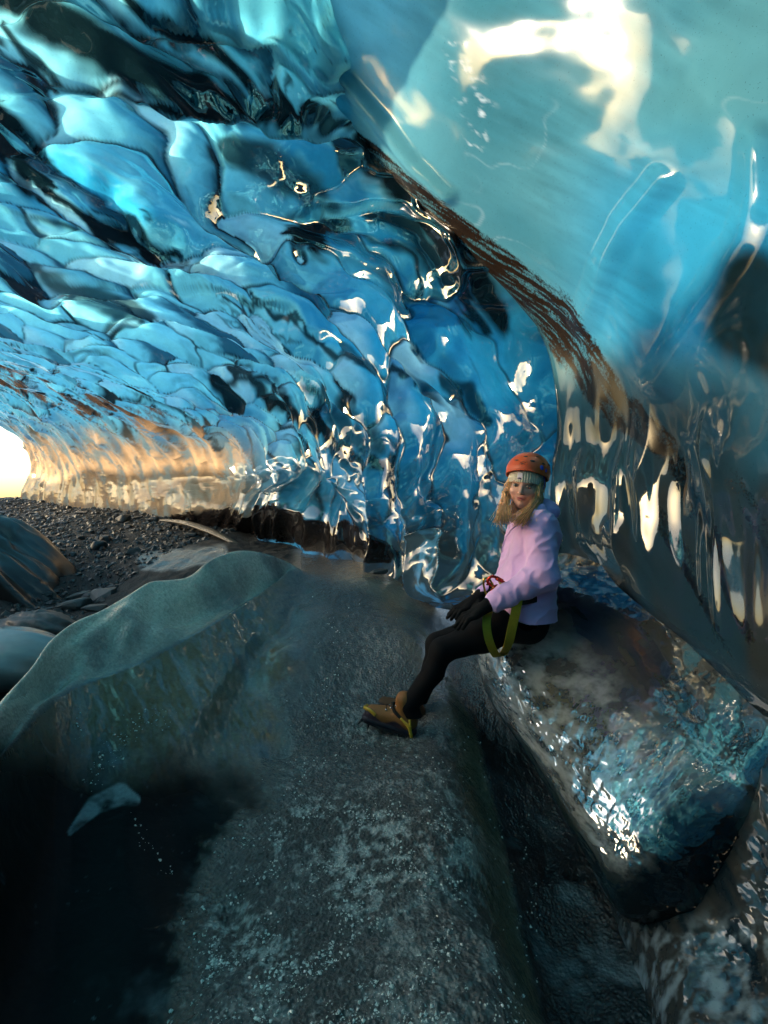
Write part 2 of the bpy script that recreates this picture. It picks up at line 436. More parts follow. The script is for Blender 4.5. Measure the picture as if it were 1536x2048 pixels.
# ash bands near the mouth and at the foot of the wall
d_m = 1 - sstep(0.5, 1.3, band(qx, qy, [(-60,730), (120,790), (260,830), (380,860), (430,930)], [26, 34, 34, 30, 20]))
dirt = 0.75 * d_m * sstep(-0.35, 0.25, fbm2(LU * 2.5, LV * 1.2, 4, 131))
foot = (1 - sstep(0.75, 1.15, band(qx, qy, [(360,1045), (460,1040), (560,1055), (700,1085), (760,1110)], [18, 30, 34, 30, 16])))
dirt = np.maximum(dirt, 0.9 * foot)
dirt = np.maximum(dirt, 0.5 * sstep(0.3, 0.6, fbm2(LU * 2 + 70, LV * 1.0, 4, 141)) * sstep(600, 760, apy))
footp = sstep(960, 1090, apy) * sstep(620, 720, apx)
tint = mixc(tint, np.array((0.10, 0.095, 0.075)), 0.85 * footp * sstep(-0.2, 0.35, fbm2(LU * 3, LV * 2, 4, 151) + 0.4 * sstep(1040, 1120, apy)))
lip_glow = (1 - sstep(420, 600, apx)) * sstep(800, 930, apy + 50 * fbm2(UU * 1.5, VV * 2, 3, 163))  # golden reflection on the lip painted into tint and sediment colour
tint = mixc(tint, np.array((0.46, 0.36, 0.24)), 0.8 * lip_glow)
dirt = np.maximum(dirt, 0.7 * lip_glow * sstep(-0.6, 0.2, fbm2(LU * 3 + 2, LV * 3, 4, 161)))  # the painted glow shares the dirt mask
dcol = mixc(np.broadcast_to(BROWN, pa.shape), np.array((0.30, 0.215, 0.135)), lip_glow)
dcol = mixc(dcol, np.array((0.012, 0.010, 0.010)), np.clip(foot, 0, 1))
tint = np.clip(tint, 0, 1) ** 1.22 * 1.18
ICE_A = ice_material('vault_ice', ior=1.95, rough=0.02, bump=0.10, bscale=11.0, body=0.2)
# mouth widened out of view on the left to let in more daylight
sgrid = pa[..., 0] * AX[0] + pa[..., 1] * AX[1]; ngrid = pa[..., 0] * NX[0] + pa[..., 1] * NX[1]
gone = (ngrid < -1.1 + 0.35 * fbm2(UU, VV, 3, 181)) & (sgrid > 3.4 + 0.5 * fbm2(UU, VV, 3, 183))
o = grid_obj('cave_ceiling', pa2, ICE_A, {'tint': tint * KT * 1.3, 'dirt': dirt, 'dirtcol': dcol, 'gloss': 0.10 * sstep(0.1, 0.6, fbm2(UU * 3, VV * 3, 3, 171)) + 0.3 * lip_glow, 'dry': np.clip(0.72 * lip_glow + 0.35 * sstep(540, 640, apx) * sstep(540, 640, apy) + 0.4 * (1 - sstep(330, 560, apx)) * sstep(520, 640, apy), 0, 0.8)}, inner, drop=gone)
tag(o, 'blue scalloped ice ceiling curving from cave mouth to the dark fold', kind='structure')

# ---- near wall and overhang on the right, with its curled brown edge
rowsB = [
 [(300,-500,2.7),(600,-500,2.2),(900,-500,1.9),(1250,-500,1.6),(1700,-500,1.3),(2500,-500,1.0)],
 [(430,-150,2.92),(650,-150,2.5),(900,-150,2.1),(1250,-150,1.65),(1650,-150,1.35),(2400,-150,1.0)],
 [(570,100,2.97),(730,110,2.7),(950,100,2.2),(1250,100,1.75),(1600,100,1.35),(2350,100,0.95)],
 [(715,285,3.08),(850,300,2.7),(1030,300,2.28),(1280,300,1.82),(1580,300,1.35),(2300,300,0.92)],
 [(915,490,2.95),(1005,500,2.68),(1130,500,2.32),(1320,500,1.87),(1570,500,1.35),(2250,500,0.9)],
 [(1080,660,2.9),(1145,675,2.64),(1230,680,2.32),(1360,680,1.9),(1570,680,1.38),(2250,680,0.9)],
 [(1125,850,2.88),(1168,855,2.66),(1265,860,2.32),(1390,860,1.92),(1580,860,1.4),(2250,860,0.9)],
 [(1110,1000,2.84),(1170,1020,2.64),(1265,1030,2.28),(1400,1050,1.88),(1590,1080,1.42),(2250,1150,0.9)],
 [(1115,1105,2.82),(1185,1130,2.62),(1275,1185,2.15),(1410,1295,1.74),(1600,1460,1.34),(2250,1850,0.85)],
 [(1095,1150,2.86),(1165,1180,2.68),(1300,1260,2.25),(1450,1390,1.85),(1650,1580,1.45),(2300,1950,0.95)],
]
netB = [[(-2.3, 2.3, 4.9), (-2.2, 2.0, 4.75), (-2.0, 1.5, 4.6), (-1.2, 1.0, 4.45), (-0.5, 0.6, 4.3), (0.2, 0.3, 4.0), (0.9, 0.0, 3.6), (1.6, -0.5, 3.2), (2.1, -1.4, 3.0)]]
for r in rowsB:
    px, py, d = r[0]
    netB.append([P(px + 110, py - 10, d + 0.55), P(px + 30, py + 8, d + 0.16)] + [P(*q) for q in r] + [(1.9, -1.2, max(P(*r[-1])[2], -0.3))])
us = np.concatenate([np.linspace(0, 1, 20, endpoint=False), np.linspace(1, 10, 430)]); vs = np.concatenate([np.linspace(0, 6, 400, endpoint=False), np.linspace(6, 8, 50)])
pb = surf(netB, us, vs); nu, nv = pb.shape[:2]
nrm = grid_normals(pb); innerB = np.array((-1.0, 0.8, 1.3))
if np.sum((innerB - pb) * nrm) < 0: nrm = -nrm
bx, by = unproject(pb)
D = pb[..., 1]
# surface coordinates in metres: along the wall (w) and down it (q)
w = np.concatenate([[0], np.cumsum(np.linalg.norm(np.diff(pb, axis=1), axis=2)[100:].mean(0))])[None, :] + 0 * D
q = np.concatenate([[0], np.cumsum(np.linalg.norm(np.diff(pb, axis=0), axis=2)[:, 80:350].mean(1))])[:, None] + 0 * D
low = sstep(780, 960, by)
big = fbm2(w * 1.7 + 0.5, q * 0.95 + 3, 2, 203)
f1, f2, idn, cx, cy = cells(w * 2.0 + 0.35 * fbm2(w, q, 2, 7) + 3.3, q * 1.25 + 0.3 * fbm2(w + 5, q, 2, 9), 23, 0.9, 0.3)
hB = 0.050 * fbm2(w * 1.15 + 0.5, q * 0.75 + 3, 2, 203) + 0.012 * fbm2(w * 2.6, q * 1.6, 2, 205)
# upright hanging lobes beside the hiker
fx = bx + 70 * fbm2(w * 2.2, q * 1.1, 2, 11) + 0.10 * (by - 1000)
lob = np.abs(np.sin(fx / 52.0 + 0.5)); ub = us[:, None] + 0 * D
hB = hB * (1 - 0.55 * low) + (1 - sstep(8.2, 8.95, ub)) * (low * 0.045 * (1 - lob ** 0.8) * (1 - sstep(1450, 1560, bx)) * (0.5 + 0.8 * sstep(-0.3, 0.3, fbm2(w * 3, q, 2, 19))) + low * 0.030 * fbm2(w * 3.0, q * 1.2, 3, 13))
hB += 0.0025 * fbm2(w * 6, q * 4, 2, 17)
hB += 0.06 * np.exp(-((bx - 1182 - 0.05 * (by - 1000)) / 42) ** 2) * sstep(880, 980, by) * (1 - sstep(8.3, 8.95, ub))
hB += 0.05 * (1 - sstep(0, 1.1, band(bx, by, [(640,110), (760,245), (830,330), (900,390)], 26)))        # rib left of the smooth roof
hB += 0.022 * (1 - sstep(0, 1.2, band(bx, by, [(1330,360), (1250,450), (1200,560), (1170,640)], 34)))
hB += 0.022 * (1 - sstep(0, 1.2, band(bx, by, [(1520,280), (1470,480), (1390,620), (1330,760)], 40)))
pb2 = pb + nrm * hB[..., None]
ex, ey = unproject(pb2)
gq = np.gradient(hB, axis=0) / np.maximum(np.gradient(q, axis=0), 1e-4); gw = np.gradient(hB, axis=1) / np.maximum(np.gradient(w, axis=1), 1e-4)
LW = w + 0.25 * np.clip(gw, -1, 1); LQ = q + 0.25 * np.clip(gq, -1, 1)
tint = mixc(np.broadcast_to(CYAN * 0.50, pb.shape), TEAL * 0.9, sstep(-0.6, 0.7, fbm2(w * 1.1, q * 0.9, 3, 221)))
tint = mixc(tint, BLUE * 1.05, sstep(1060, 1300, ex) * sstep(180, 480, ey) * (1 - sstep(650, 760, ey)))
tint = mixc(tint, CYAN, (1 - sstep(760, 960, ex)) * 0.7)
tint = mixc(tint, DEEP, 0.8 * sstep(-0.1, 0.5, fbm2(w * 1.3 + 9, q * 1.0, 4, 231)) * sstep(1150, 1350, ex))
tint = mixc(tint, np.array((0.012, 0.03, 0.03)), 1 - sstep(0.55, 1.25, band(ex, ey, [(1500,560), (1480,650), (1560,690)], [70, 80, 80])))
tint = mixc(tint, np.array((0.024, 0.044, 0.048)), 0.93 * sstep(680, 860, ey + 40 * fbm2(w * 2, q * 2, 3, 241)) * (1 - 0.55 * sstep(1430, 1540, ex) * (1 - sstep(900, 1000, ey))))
tint = mixc(tint, np.array((0.060, 0.050, 0.036)), sstep(860, 1000, ey) * sstep(-0.2, 0.4, fbm2(LW * 2, LQ * 1.5, 3, 251)) * 0.9)
lay = fbm2(w * 2.0 + q * 2.6, (w - q) * 9, 4, 267); tint = tint * (1 + 0.30 * lay * sstep(-0.3, 0.4, fbm2(w * 1.3, q * 1.3, 2, 269)))[..., None]
crkB = np.exp(-(fbm2(w * 1.6 + 3, q * 1.2, 3, 273) / 0.010) ** 2) * sstep(0.0, 0.4, fbm2(w * 1.1 + 7, q, 2, 275))
tint = mixc(tint, np.array((0.5, 0.65, 0.7)), 0.35 * crkB * (1 - sstep(420, 620, ey)))
frost = (1 - sstep(0.3, 1.2, band(ex, ey, [(910,80), (930,160), (960,230), (950,290)], [26, 40, 40, 24]))) * sstep(0.1, 0.5, fbm2(w * 16, q * 16, 4, 261))
tint = mixc(tint, np.array((0.75, 0.85, 0.9)), 0.7 * frost)
edgeB = 1 - sstep(0.55, 1.2, band(ex + 14 * fbm2(w * 4, q * 4, 3, 263), ey, [(690,250), (790,345), (900,450), (1010,540), (1110,630), (1180,740), (1240,820), (1330,890)], [10, 20, 30, 40, 50, 48, 42, 26]) + 0.35 * fbm2(w * 5 + q * 3, q * 2, 4, 265))
stripe = sstep(0.1, 0.45, fbm2((ex - 0.55 * ey) / 90, ey / 500, 3, 271)) * sstep(860, 960, ey) * sstep(1180, 1280, ex)
tail = 1 - sstep(0.3, 1.3, band(ex, ey, [(1240,820), (1330,890), (1400,1020), (1450,1150), (1500,1280)], [30, 30, 26, 22, 16]) + 0.5 * fbm2(w * 6, q * 2, 4, 277))
sed = 0.55 + 0.45 * sstep(-0.35, 0.25, fbm2(w * 3 + q * 4, (w - q) * 14, 4, 279))
dirt = np.clip(np.maximum(np.maximum(0.9 * edgeB * sed, 0.55 * tail), 0.6 * stripe), 0, 1)
dirt = np.maximum(dirt, 0.9 * (1 - sstep(1.4, 2.0, np.repeat(vs[None, :], nu, 0))) * sstep(230, 330, ey) * 0.85)
tint = mixc(tint, BLACK * 2, 0.9 * (1 - sstep(1.6, 2.6, np.repeat(vs[None, :], nu, 0))) * sstep(200, 330, ey))
dcol = np.broadcast_to(BROWN * 0.085, pb.shape) + 0 * pb
ICE_B = ice_material('wall_ice', ior=1.5, rough=0.05, bump=0.015, bscale=5.0, grain=0.06)
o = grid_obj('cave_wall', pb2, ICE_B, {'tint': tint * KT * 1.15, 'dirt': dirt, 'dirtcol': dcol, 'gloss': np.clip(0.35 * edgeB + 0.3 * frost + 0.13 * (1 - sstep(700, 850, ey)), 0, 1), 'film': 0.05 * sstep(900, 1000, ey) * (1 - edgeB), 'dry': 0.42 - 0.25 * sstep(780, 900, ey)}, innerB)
tag(o, 'smooth glassy ice wall and overhang behind the hiker', kind='structure')

# ---- the rest of the cave, behind and beside the camera (seen only in reflections)
netC = [[(2.4,-0.9,-0.3),(2.4,-0.9,1.2),(2.3,-0.8,2.6),(1.6,-0.2,3.5),(0.6,0.3,4.1),(-0.4,0.8,4.5),(-1.4,1.5,4.75),(-2.6,0.9,4.2),(-3.8,0.2,3.2),(-4.6,-0.4,1.6),(-4.7,-0.6,-0.3)]]
for y, rx, rl, top in ((-1.4, 2.3, -4.6, 4.4), (-2.6, 2.0, -4.2, 4.0), (-3.6, 1.5, -3.5, 3.4), (-4.5, 0.6, -2.4, 2.4), (-4.9, -0.6, -1.2, 0.6)):
    c = 0.5 * (rx + rl); a = 0.5 * (rx - rl)
    netC.append([(c + a * math.cos(t), y, -0.3 + (top + 0.3) * math.sin(t) ** 0.8) for t in np.linspace(0.0, math.pi, 11)])
us = np.linspace(0, 5, 110); vs = np.linspace(0, 10, 220)
pc = surf(netC, us, vs); nu, nv = pc.shape[:2]
nrm = grid_normals(pc)
if np.sum((np.array((-1.5, -0.5, 1)) - pc) * nrm) < 0: nrm = -nrm
uu, vv = np.meshgrid(us, vs, indexing='ij')
f1, f2, idn, cx, cy = cells(uu * 2.6 + fbm2(uu, vv, 2, 3), vv * 1.6, 31, 0.9, 0.3)
pc2 = pc + nrm * (0.16 * np.clip(f1, -0.2, 0.8))[..., None]
dn = fbm2(uu * 1.3, vv * 0.9, 4, 301)
tint = mixc(np.broadcast_to(BLUE, pc.shape), CYAN, sstep(-0.2, 0.5, dn))
tint = mixc(tint, BLACK, 0.9 * sstep(0.05, 0.45, fbm2(uu * 1.6 + 8, vv * 1.1, 4, 311)))
hz = pc2[..., 2]
dirt = 0.9 * (1 - sstep(0.6, 1.7, hz + 0.5 * dn))
o = grid_obj('cave_back', pc2, ICE_A, {'tint': tint * KT, 'dirt': dirt, 'dirtcol': np.broadcast_to(BROWN * 0.6, pc.shape) + 0 * pc, 'gloss': 0 * dirt}, (-1.5, -0.5, 1))
tag(o, 'scalloped ice wall behind the camera', kind='structure')

# ---- bank of dark ice under the wall, down to the channel
netD = []
for k, st in enumerate([
 [(1040,1105,2.95),(1010,1190,2.95),(965,1250,3.05),(930,1300,3.1)],
 [(1150,1118,2.66),(1090,1230,2.60),(1035,1320,2.62),(985,1385,2.68)],
 [(1285,1180,2.22),(1220,1330,2.12),(1160,1450,2.12),(1110,1540,2.17)],
 [(1420,1285,1.80),(1370,1480,1.68),(1300,1640,1.66),(1215,1740,1.70)],
 [(1610,1440,1.38),(1520,1660,1.33),(1420,1800,1.36),(1300,1890,1.42)],
 [(1900,1700,1.05),(1700,1880,1.06),(1520,2000,1.12),(1345,2100,1.18)],
 [(2400,2300,0.72),(2050,2350,0.75),(1700,2450,0.80),(1400,2500,0.88)]]):
    st = [(x, y, d * (1.05 if k < 4 else 1.0)) for x, y, d in st]
    a = P(*st[-1])
    netD.append([P(*q_) for q_ in st] + [(a[0] - 0.04, a[1], a[2] - 0.35)])
us = np.linspace(2.5, 6, 220); vs = np.linspace(0, 4, 220)
pd = surf(netD, us, vs); nu, nv = pd.shape[:2]
nrm = grid_normals(pd)
if np.sum((np.array((0, 0.5, 2.0)) - pd) * nrm) < 0: nrm = -nrm
uu, vv = np.meshgrid(us, vs, indexing='ij')
hD = 0.015 * fbm2(uu * 1.4, vv * 1.4, 3, 401) + 0.004 * fbm2(uu * 7 + vv * 2, vv * 8, 3, 407)
pd2 = pd + nrm * hD[..., None]
ex, ey = unproject(pd2)
sn = fbm2(uu * 0.9 + vv * 0.5, vv * 3.2 - uu * 0.6, 4, 411)
tint = mixc(np.broadcast_to(np.array((0.030, 0.030, 0.027)), pd.shape), np.array((0.006, 0.014, 0.020)), sstep(-0.25, 0.35, sn))
tint = mixc(tint, np.array((0.20, 0.25, 0.27)), 0.8 * sstep(1800, 1900, ey) * sstep(-0.15, 0.4, fbm2(uu * 6, vv * 4, 4, 423)))
ICE_D = ice_material('slab_ice', ior=1.7, rough=0.06, bump=0.10, bscale=9.0, grain=0.14, body=1.0)
o = grid_obj('ice_bank', pd2, ICE_D, {'tint': tint, 'dirt': 0 * sn, 'dirtcol': np.zeros(pd.shape) + 0.02, 'gloss': 0.15 * sstep(0, 0.5, sn)}, (0, 0.5, 2.0))
tag(o, 'streaked dark ice bank below the wall at the lower right', kind='structure')

# ---- wet shelf from the wall down to a rounded lip that overhangs the channel and ends in a snout
netE = [[P(*q_) for q_ in st] for st in [
 [(1040,1100,2.95),(1010,1190,2.93),(985,1250,2.95),(950,1290,3.0),(953,1312,3.06),(1010,1310,3.3)],
 [(1155,1112,2.68),(1095,1230,2.56),(1050,1310,2.50),(985,1366,2.50),(982,1394,2.56),(1060,1395,2.85)],
 [(1290,1172,2.24),(1225,1330,2.08),(1170,1430,2.02),(1080,1500,2.0),(1072,1535,2.06),(1150,1540,2.35)],
 [(1425,1278,1.82),(1375,1470,1.66),(1310,1580,1.60),(1180,1645,1.60),(1165,1700,1.66),(1255,1710,1.95)],
 [(1520,1362,1.58),(1475,1545,1.45),(1425,1640,1.41),(1272,1750,1.42),(1245,1825,1.50),(1330,1830,1.75)],
 [(1610,1445,1.42),(1545,1620,1.37),(1474,1712,1.35),(1395,1800,1.38),(1345,1850,1.46),(1390,1845,1.7)],
 [(1690,1525,1.46),(1590,1690,1.46),(1510,1752,1.47),(1450,1800,1.50),(1430,1830,1.60),(1450,1830,1.8)]]]
for st in netE[:6]:
    c_, l_ = np.array(st[0]), np.array(st[3])
    st[1] = tuple(c_ + 0.42 * (l_ - c_) + np.array((-0.006, -0.004, 0.008)))
    st[2] = tuple(c_ + 0.80 * (l_ - c_) + np.array((-0.022, -0.012, 0.030)))
us = np.linspace(0, 6, 460); vs = np.linspace(0, 5, 330)
pd = surf(netE, us, vs); nu, nv = pd.shape[:2]
nrm = grid_normals(pd)
flipE = np.sum((np.array((0, 0.5, 2.0)) - pd)[:, :200] * nrm[:, :200]) < 0
if flipE: nrm = -nrm
uu, vv = np.meshgrid(us, vs, indexing='ij')
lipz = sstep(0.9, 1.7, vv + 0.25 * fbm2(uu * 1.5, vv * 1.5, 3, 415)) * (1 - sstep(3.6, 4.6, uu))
hD = 0.016 * fbm2(uu * 0.9, vv * 1.2, 2, 401) + 0.0012 * fbm2(uu * 6 + vv * 2, vv * 8, 2, 407) + 0.004 * np.exp(-((vv - 0.7 - 0.06 * uu) / 0.10) ** 2)
f1, f2, idn, cx, cy = cells(uu * 7 + 1.5 * fbm2(uu * 2, vv * 2, 2, 409), vv * 6, 41, 0.95, 0.5)
hD += lipz * (0.004 * np.clip(f1, -0.2, 0.8) + 0.006 * fbm2(uu * 5, vv * 2.4, 3, 413)) * (1 - sstep(2.8, 3.6, vv))
pd2 = pd + nrm * hD[..., None]
ex, ey = unproject(pd2)
sn = fbm2(uu * 0.7 + vv * 0.5, vv * 2.4 - uu * 0.5, 4, 411)
tint = mixc(np.broadcast_to(np.array((0.050, 0.047, 0.040)), pd.shape), np.array((0.010, 0.020, 0.028)), sstep(-0.35, 0.35, sn))
tint = mixc(tint, np.array((0.09, 0.078, 0.06)), 0.6 * sstep(0.0, 0.6, fbm2(uu * 1.2, vv * 3, 4, 421)))
pale = lipz * (0.15 + 0.85 * sstep(-0.30, 0.30, fbm2(uu * 3.0 + 1.5 * vv, vv * 2.6, 5, 427, 0.65)))  # bright ceiling reflection painted as pale colour on the lip
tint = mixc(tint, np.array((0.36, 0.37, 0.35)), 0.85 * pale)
snout = sstep(3.3, 4.3, uu + 0.6 * fbm2(uu * 2, vv * 2, 4, 443)) * sstep(0.9, 1.7, vv)
tint = mixc(tint, np.array((0.0035, 0.008, 0.012)), snout)
tint = mixc(tint, np.array((0.006, 0.010, 0.012)), sstep(3.0, 3.5, vv))
rust = 1 - sstep(0.3, 1.3, band(ex, ey, [(1160,1130), (1240,1210), (1310,1350), (1370,1490), (1440,1620)], [14, 20, 18, 20, 16]))
dirt = 0.55 * rust * sstep(-0.5, 0.3, fbm2(uu * 3, vv * 5, 4, 425))
ICE_L = ice_material('ledge_ice', ior=1.85, rough=0.06, bump=0.12, bscale=12.0, grain=0.12, body=1.0)
if flipE: rv = lambda a: a[:, ::-1]
else: rv = lambda a: a
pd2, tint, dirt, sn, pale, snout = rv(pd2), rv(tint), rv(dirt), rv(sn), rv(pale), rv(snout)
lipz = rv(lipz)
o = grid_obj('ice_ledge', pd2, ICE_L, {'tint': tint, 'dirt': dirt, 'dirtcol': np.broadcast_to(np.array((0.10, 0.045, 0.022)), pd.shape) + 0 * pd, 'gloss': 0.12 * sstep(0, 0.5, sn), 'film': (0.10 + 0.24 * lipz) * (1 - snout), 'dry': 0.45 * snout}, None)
tag(o, 'wet grey ice shelf below the wall with pale rounded lip and dark snout', 'ice ledge')
# ================================================================== the ground (one height field, polar grid round the camera)
ctrl = [  # (px, py, metres ahead)
 # gravel behind the ridge, rising to the mouth
 (0,1300,3.6),(-250,1290,3.5),(100,1260,4.0),(150,1200,4.9),(0,1180,4.6),(250,1140,5.5),(330,1120,5.4),(420,1100,5.6),(100,1080,6.8),(300,1060,7.2),(200,1022,9.5),(60,1000,13),(-100,1005,12),(-300,1060,9),(-600,1090,7),
 (430,1050,7.4),(540,1085,6.3),(600,1110,5.4),(-500,1300,3.6),
 # ridge crest
 (-250,1640,1.1),(-100,1520,1.25),(0,1405,1.5),(60,1338,1.75),(100,1283,1.97),(150,1243,2.18),(200,1222,2.33),(260,1188,2.52),(300,1164,2.68),(340,1160,2.78),(380,1152,2.88),(420,1119,3.02),(470,1102,3.2),(520,1104,3.4),(575,1124,3.6),(600,1142,3.72),
 # break below the crest
 (-60,1540,1.38),(130,1388,1.86),(280,1328,2.2),(420,1252,2.62),(500,1200,3.02),(580,1140,3.55),
 (100,1330,1.97),(230,1290,2.28),(330,1230,2.62),(450,1170,3.02),
 # steep glossy face
 (130,1500,1.72),(300,1480,1.97),(450,1400,2.32),(560,1300,2.72),(604,1220,3.12),(-100,1680,1.22),
 # black ice at lower left
 (400,1650,1.66),(550,1500,2.12),(625,1350,2.62),(652,1250,3.0),(640,1180,3.42),(100,1750,1.32),(0,1650,1.36),(0,2048,1.05),(250,1900,1.22),(-400,2048,1.0),(400,2048,1.03),(-400,1750,1.05),
 # mound
 (800,1450,2.45),(740,1450,2.42),(720,1300,2.85),(690,1210,3.3),(850,1400,2.62),(870,1600,1.86),(760,1700,1.6),(700,1900,1.23),(930,1900,1.24),(980,2048,1.05),(700,2048,1.03),(600,1700,1.6),(500,1900,1.23),(720,1550,2.0),
 # its right shoulder
 (745,1165,3.72),(800,1230,3.25),(840,1290,2.92),(888,1400,2.57),(915,1550,2.08),(950,1700,1.68),(1000,1900,1.29),(1040,2048,1.085),
 # foot of the channel
 (830,1225,3.55),(880,1300,3.08),(915,1370,2.9),(958,1460,2.6),(1000,1650,2.06),(1044,1850,1.63),(1088,2048,1.33),
 (930,1295,3.1),(1000,1380,2.8),(1060,1550,2.36),(1130,1750,1.84),(1200,2000,1.41),(1300,1800,1.72),(1250,1550,2.3),(1150,1330,2.9),(1400,2048,1.3),
 (780,1160,4.05),(700,1125,4.7),(880,1190,3.9),(1000,1190,3.7),(1200,1200,3.2),(1500,1500,2.0),(1700,2048,1.2),
]
cp = np.array([P(*c) for c in ctrl])
crest = catmull(cp[19:35], np.linspace(0, 15, 58))
brk = catmull(np.array([P(*c) for c in ((-60,1575,1.18),(130,1388,1.86),(280,1328,2.2),(420,1252,2.62),(500,1200,3.02),(580,1140,3.55))]), np.linspace(0, 5, 24))
back = []
for k, (x, y, z) in enumerate(crest):         # far side of the ridge: falls away to the gravel
    for dd, dz in ((0.05, -0.012), (0.12, -0.06), (0.3, -0.22), (0.62, -0.40)):
        if k >= 50 and dd > 0.2: continue
        back.append((x - 0.45 * dd, y + 0.8 * dd, max(z + dz, 0.12)))
for x, y, z in brk[3:-2]:                      # the face drops steeply below the break
    back.append((x + 0.02, y - 0.07, z - 0.085)); back.append((x + 0.05, y - 0.16, z - 0.17))
cp = np.concatenate([np.delete(cp, slice(19, 41), 0), crest, brk, np.array(back)])
extra = [(-1.5,-0.8,0.1),(0,-0.8,-0.02),(1.2,-0.8,-0.1),(0,0.45,0.0),(-0.5,0.4,0.05),(0.55,0.45,-0.15),(-3,-0.5,0.3),(-14,24,1.6),(-30,40,1.9),(20,40,2.0),(-60,10,1.5),(6,8,1.3),(4,4,1.0),(-60,120,2.5),(60,120,2.5),(-150,30,2),(8,1,0.6),(-10,5,1.2),(-25,20,1.55),(-5,-3,0.4),(0,-5,0),(5,-5,0)]
cp = np.concatenate([cp, np.array(extra)])
def lp(x, y):
    r = np.hypot(x, y); return np.arctan2(x, y) * 1.0, np.log(r)
ca, cr = lp(cp[:, 0], cp[:, 1])
def phi(r2): return 0.5 * r2 * np.log(np.maximum(r2, 1e-12))
n = len(cp)
A = phi((ca[:, None] - ca) ** 2 + (cr[:, None] - cr) ** 2) + 2e-4 * np.eye(n)
Q = np.stack([np.ones(n), ca, cr], 1)
M = np.block([[A, Q], [Q.T, np.zeros((3, 3))]])
sol = np.linalg.solve(M, np.concatenate([cp[:, 2], np.zeros(3)]))
def floor_z(x, y):
    a, r = lp(x, y); z = sol[n] + sol[n + 1] * a + sol[n + 2] * r
    for k in range(n): z = z + sol[k] * phi((a - ca[k]) ** 2 + (r - cr[k]) ** 2)
    return z
th = np.concatenate([np.linspace(-math.pi, -0.92, 90, endpoint=False), np.linspace(-0.92, 0.75, 640, endpoint=False), np.linspace(0.75, math.pi, 50)])
rr = np.concatenate([np.geomspace(0.32, 0.8, 40, endpoint=False), np.geomspace(0.8, 6.0, 560, endpoint=False), np.geomspace(6.0, 20, 90, endpoint=False), np.geomspace(20, 900, 24)])
TH, RR = np.meshgrid(th, rr, indexing='ij')
fx, fy = RR * np.sin(TH), RR * np.cos(TH)
ia = np.linspace(0, len(th) - 1, 250); ir = np.linspace(0, len(rr) - 1, 240)
tha = np.interp(ia, np.arange(len(th)), th); rra = np.interp(ir, np.arange(len(rr)), rr)
TA, RA = np.meshgrid(tha, rra, indexing='ij')
fz = surf(floor_z(RA * np.sin(TA), RA * np.cos(TA))[..., None], np.arange(len(th)) * 249 / (len(th) - 1), np.arange(len(rr)) * 239 / (len(rr) - 1))[..., 0]
fz = np.where(RR > 25, np.clip(fz, -1, 4), fz)
# unseen bank added left of the mouth to keep the low sun out
# the ridge in profile: crest, flat top band, crisp break, steep face
pr_ = lambda L: (np.arctan2(L[:, 0], L[:, 1]), np.hypot(L[:, 0], L[:, 1]), L[:, 2])
footl = catmull(np.array([P(*c) for c in ((-260,1800,1.02),(-100,1680,1.22),(130,1505,1.72),(300,1480,1.97),(450,1400,2.32),(560,1300,2.72),(604,1220,3.12))]), np.linspace(0, 6, 40))
(ac, rc, zc), (ab, rb, zb), (af, rf, zf) = pr_(crest), pr_(brk), pr_(footl)
t1 = th; RC, ZC = np.interp(t1, ac, rc)[:, None], np.interp(t1, ac, zc)[:, None]
RB, ZB = np.interp(t1, ab, rb)[:, None], np.interp(t1, ab, zb)[:, None]
RF, ZF = np.interp(t1, af, rf)[:, None], np.interp(t1, af, zf)[:, None]
RB = np.minimum(RB, RC - 0.04); RF = np.minimum(RF, RB - 0.05)
k1 = np.clip((RR - RB) / (RC - RB), 0, 1); k2 = np.clip((RR - RF) / (RB - RF), 0, 1); k3 = np.clip((RR - RC) / 0.7, 0, 1)
topz = ZB + (ZC - ZB) * (0.45 * k1 + 0.55 * k1 ** 2.2) + 0.12 * np.sin(math.pi * k1) ** 1.3 * (noise2(TH * 8 + 0.6 * k1, k1 * 0.9 + 3.3, 3) + 0.5 * noise2(TH * 19, k1 * 2.2, 5))
facez_ = ZF + (ZB - ZF) * k2 ** 1.25
backz = ZC - 0.05 * k3 - 0.40 * k3 ** 1.4
prof = np.where(RR < RB, facez_, np.where(RR < RC, topz, backz))
wgt = sstep(0.0, 0.55, k2) * (1 - sstep(0.35, 1.0, k3)) * (1 - sstep(-0.21, -0.165, TH)) * sstep(-0.83, -0.78, TH)
prof = blur(prof, 1)
fz = fz * (1 - wgt) + prof * wgt
kl = np.clip((RR - 0.85) / np.maximum(RB - 0.85, 0.05), 0, 1.0)      # the face runs on down to the camera in one sweep
lowz = -0.02 + (ZB + 0.02) * (0.25 * kl ** 1.3 + 0.75 * kl ** 3.0)
wl = (1 - sstep(-0.50 + 0.28 * sstep(0.55, 1.0, kl), -0.34 + 0.17 * sstep(0.55, 1.0, kl), TH)) * (RR < RB)
fz = fz * (1 - wl) + lowz * wl
hs, hn = fx * AX[0] + fy * AX[1], fx * NX[0] + fy * NX[1]
bank = np.exp(-((hn + 11.0 + 0.6 * np.sin(hs * 0.35)) / 2.3) ** 2) * sstep(-9, -3, hs) * (1 - sstep(26, 34, hs))  # added bank, out of view, that blocks the low sun
fz = fz + bank * (2.9 + 0.4 * fbm2(hs * 0.25, hn * 0.25, 3, 571))
base0 = np.stack([fx, fy, fz], -1)
gx, gy = unproject(base0); front = fy > 0.2
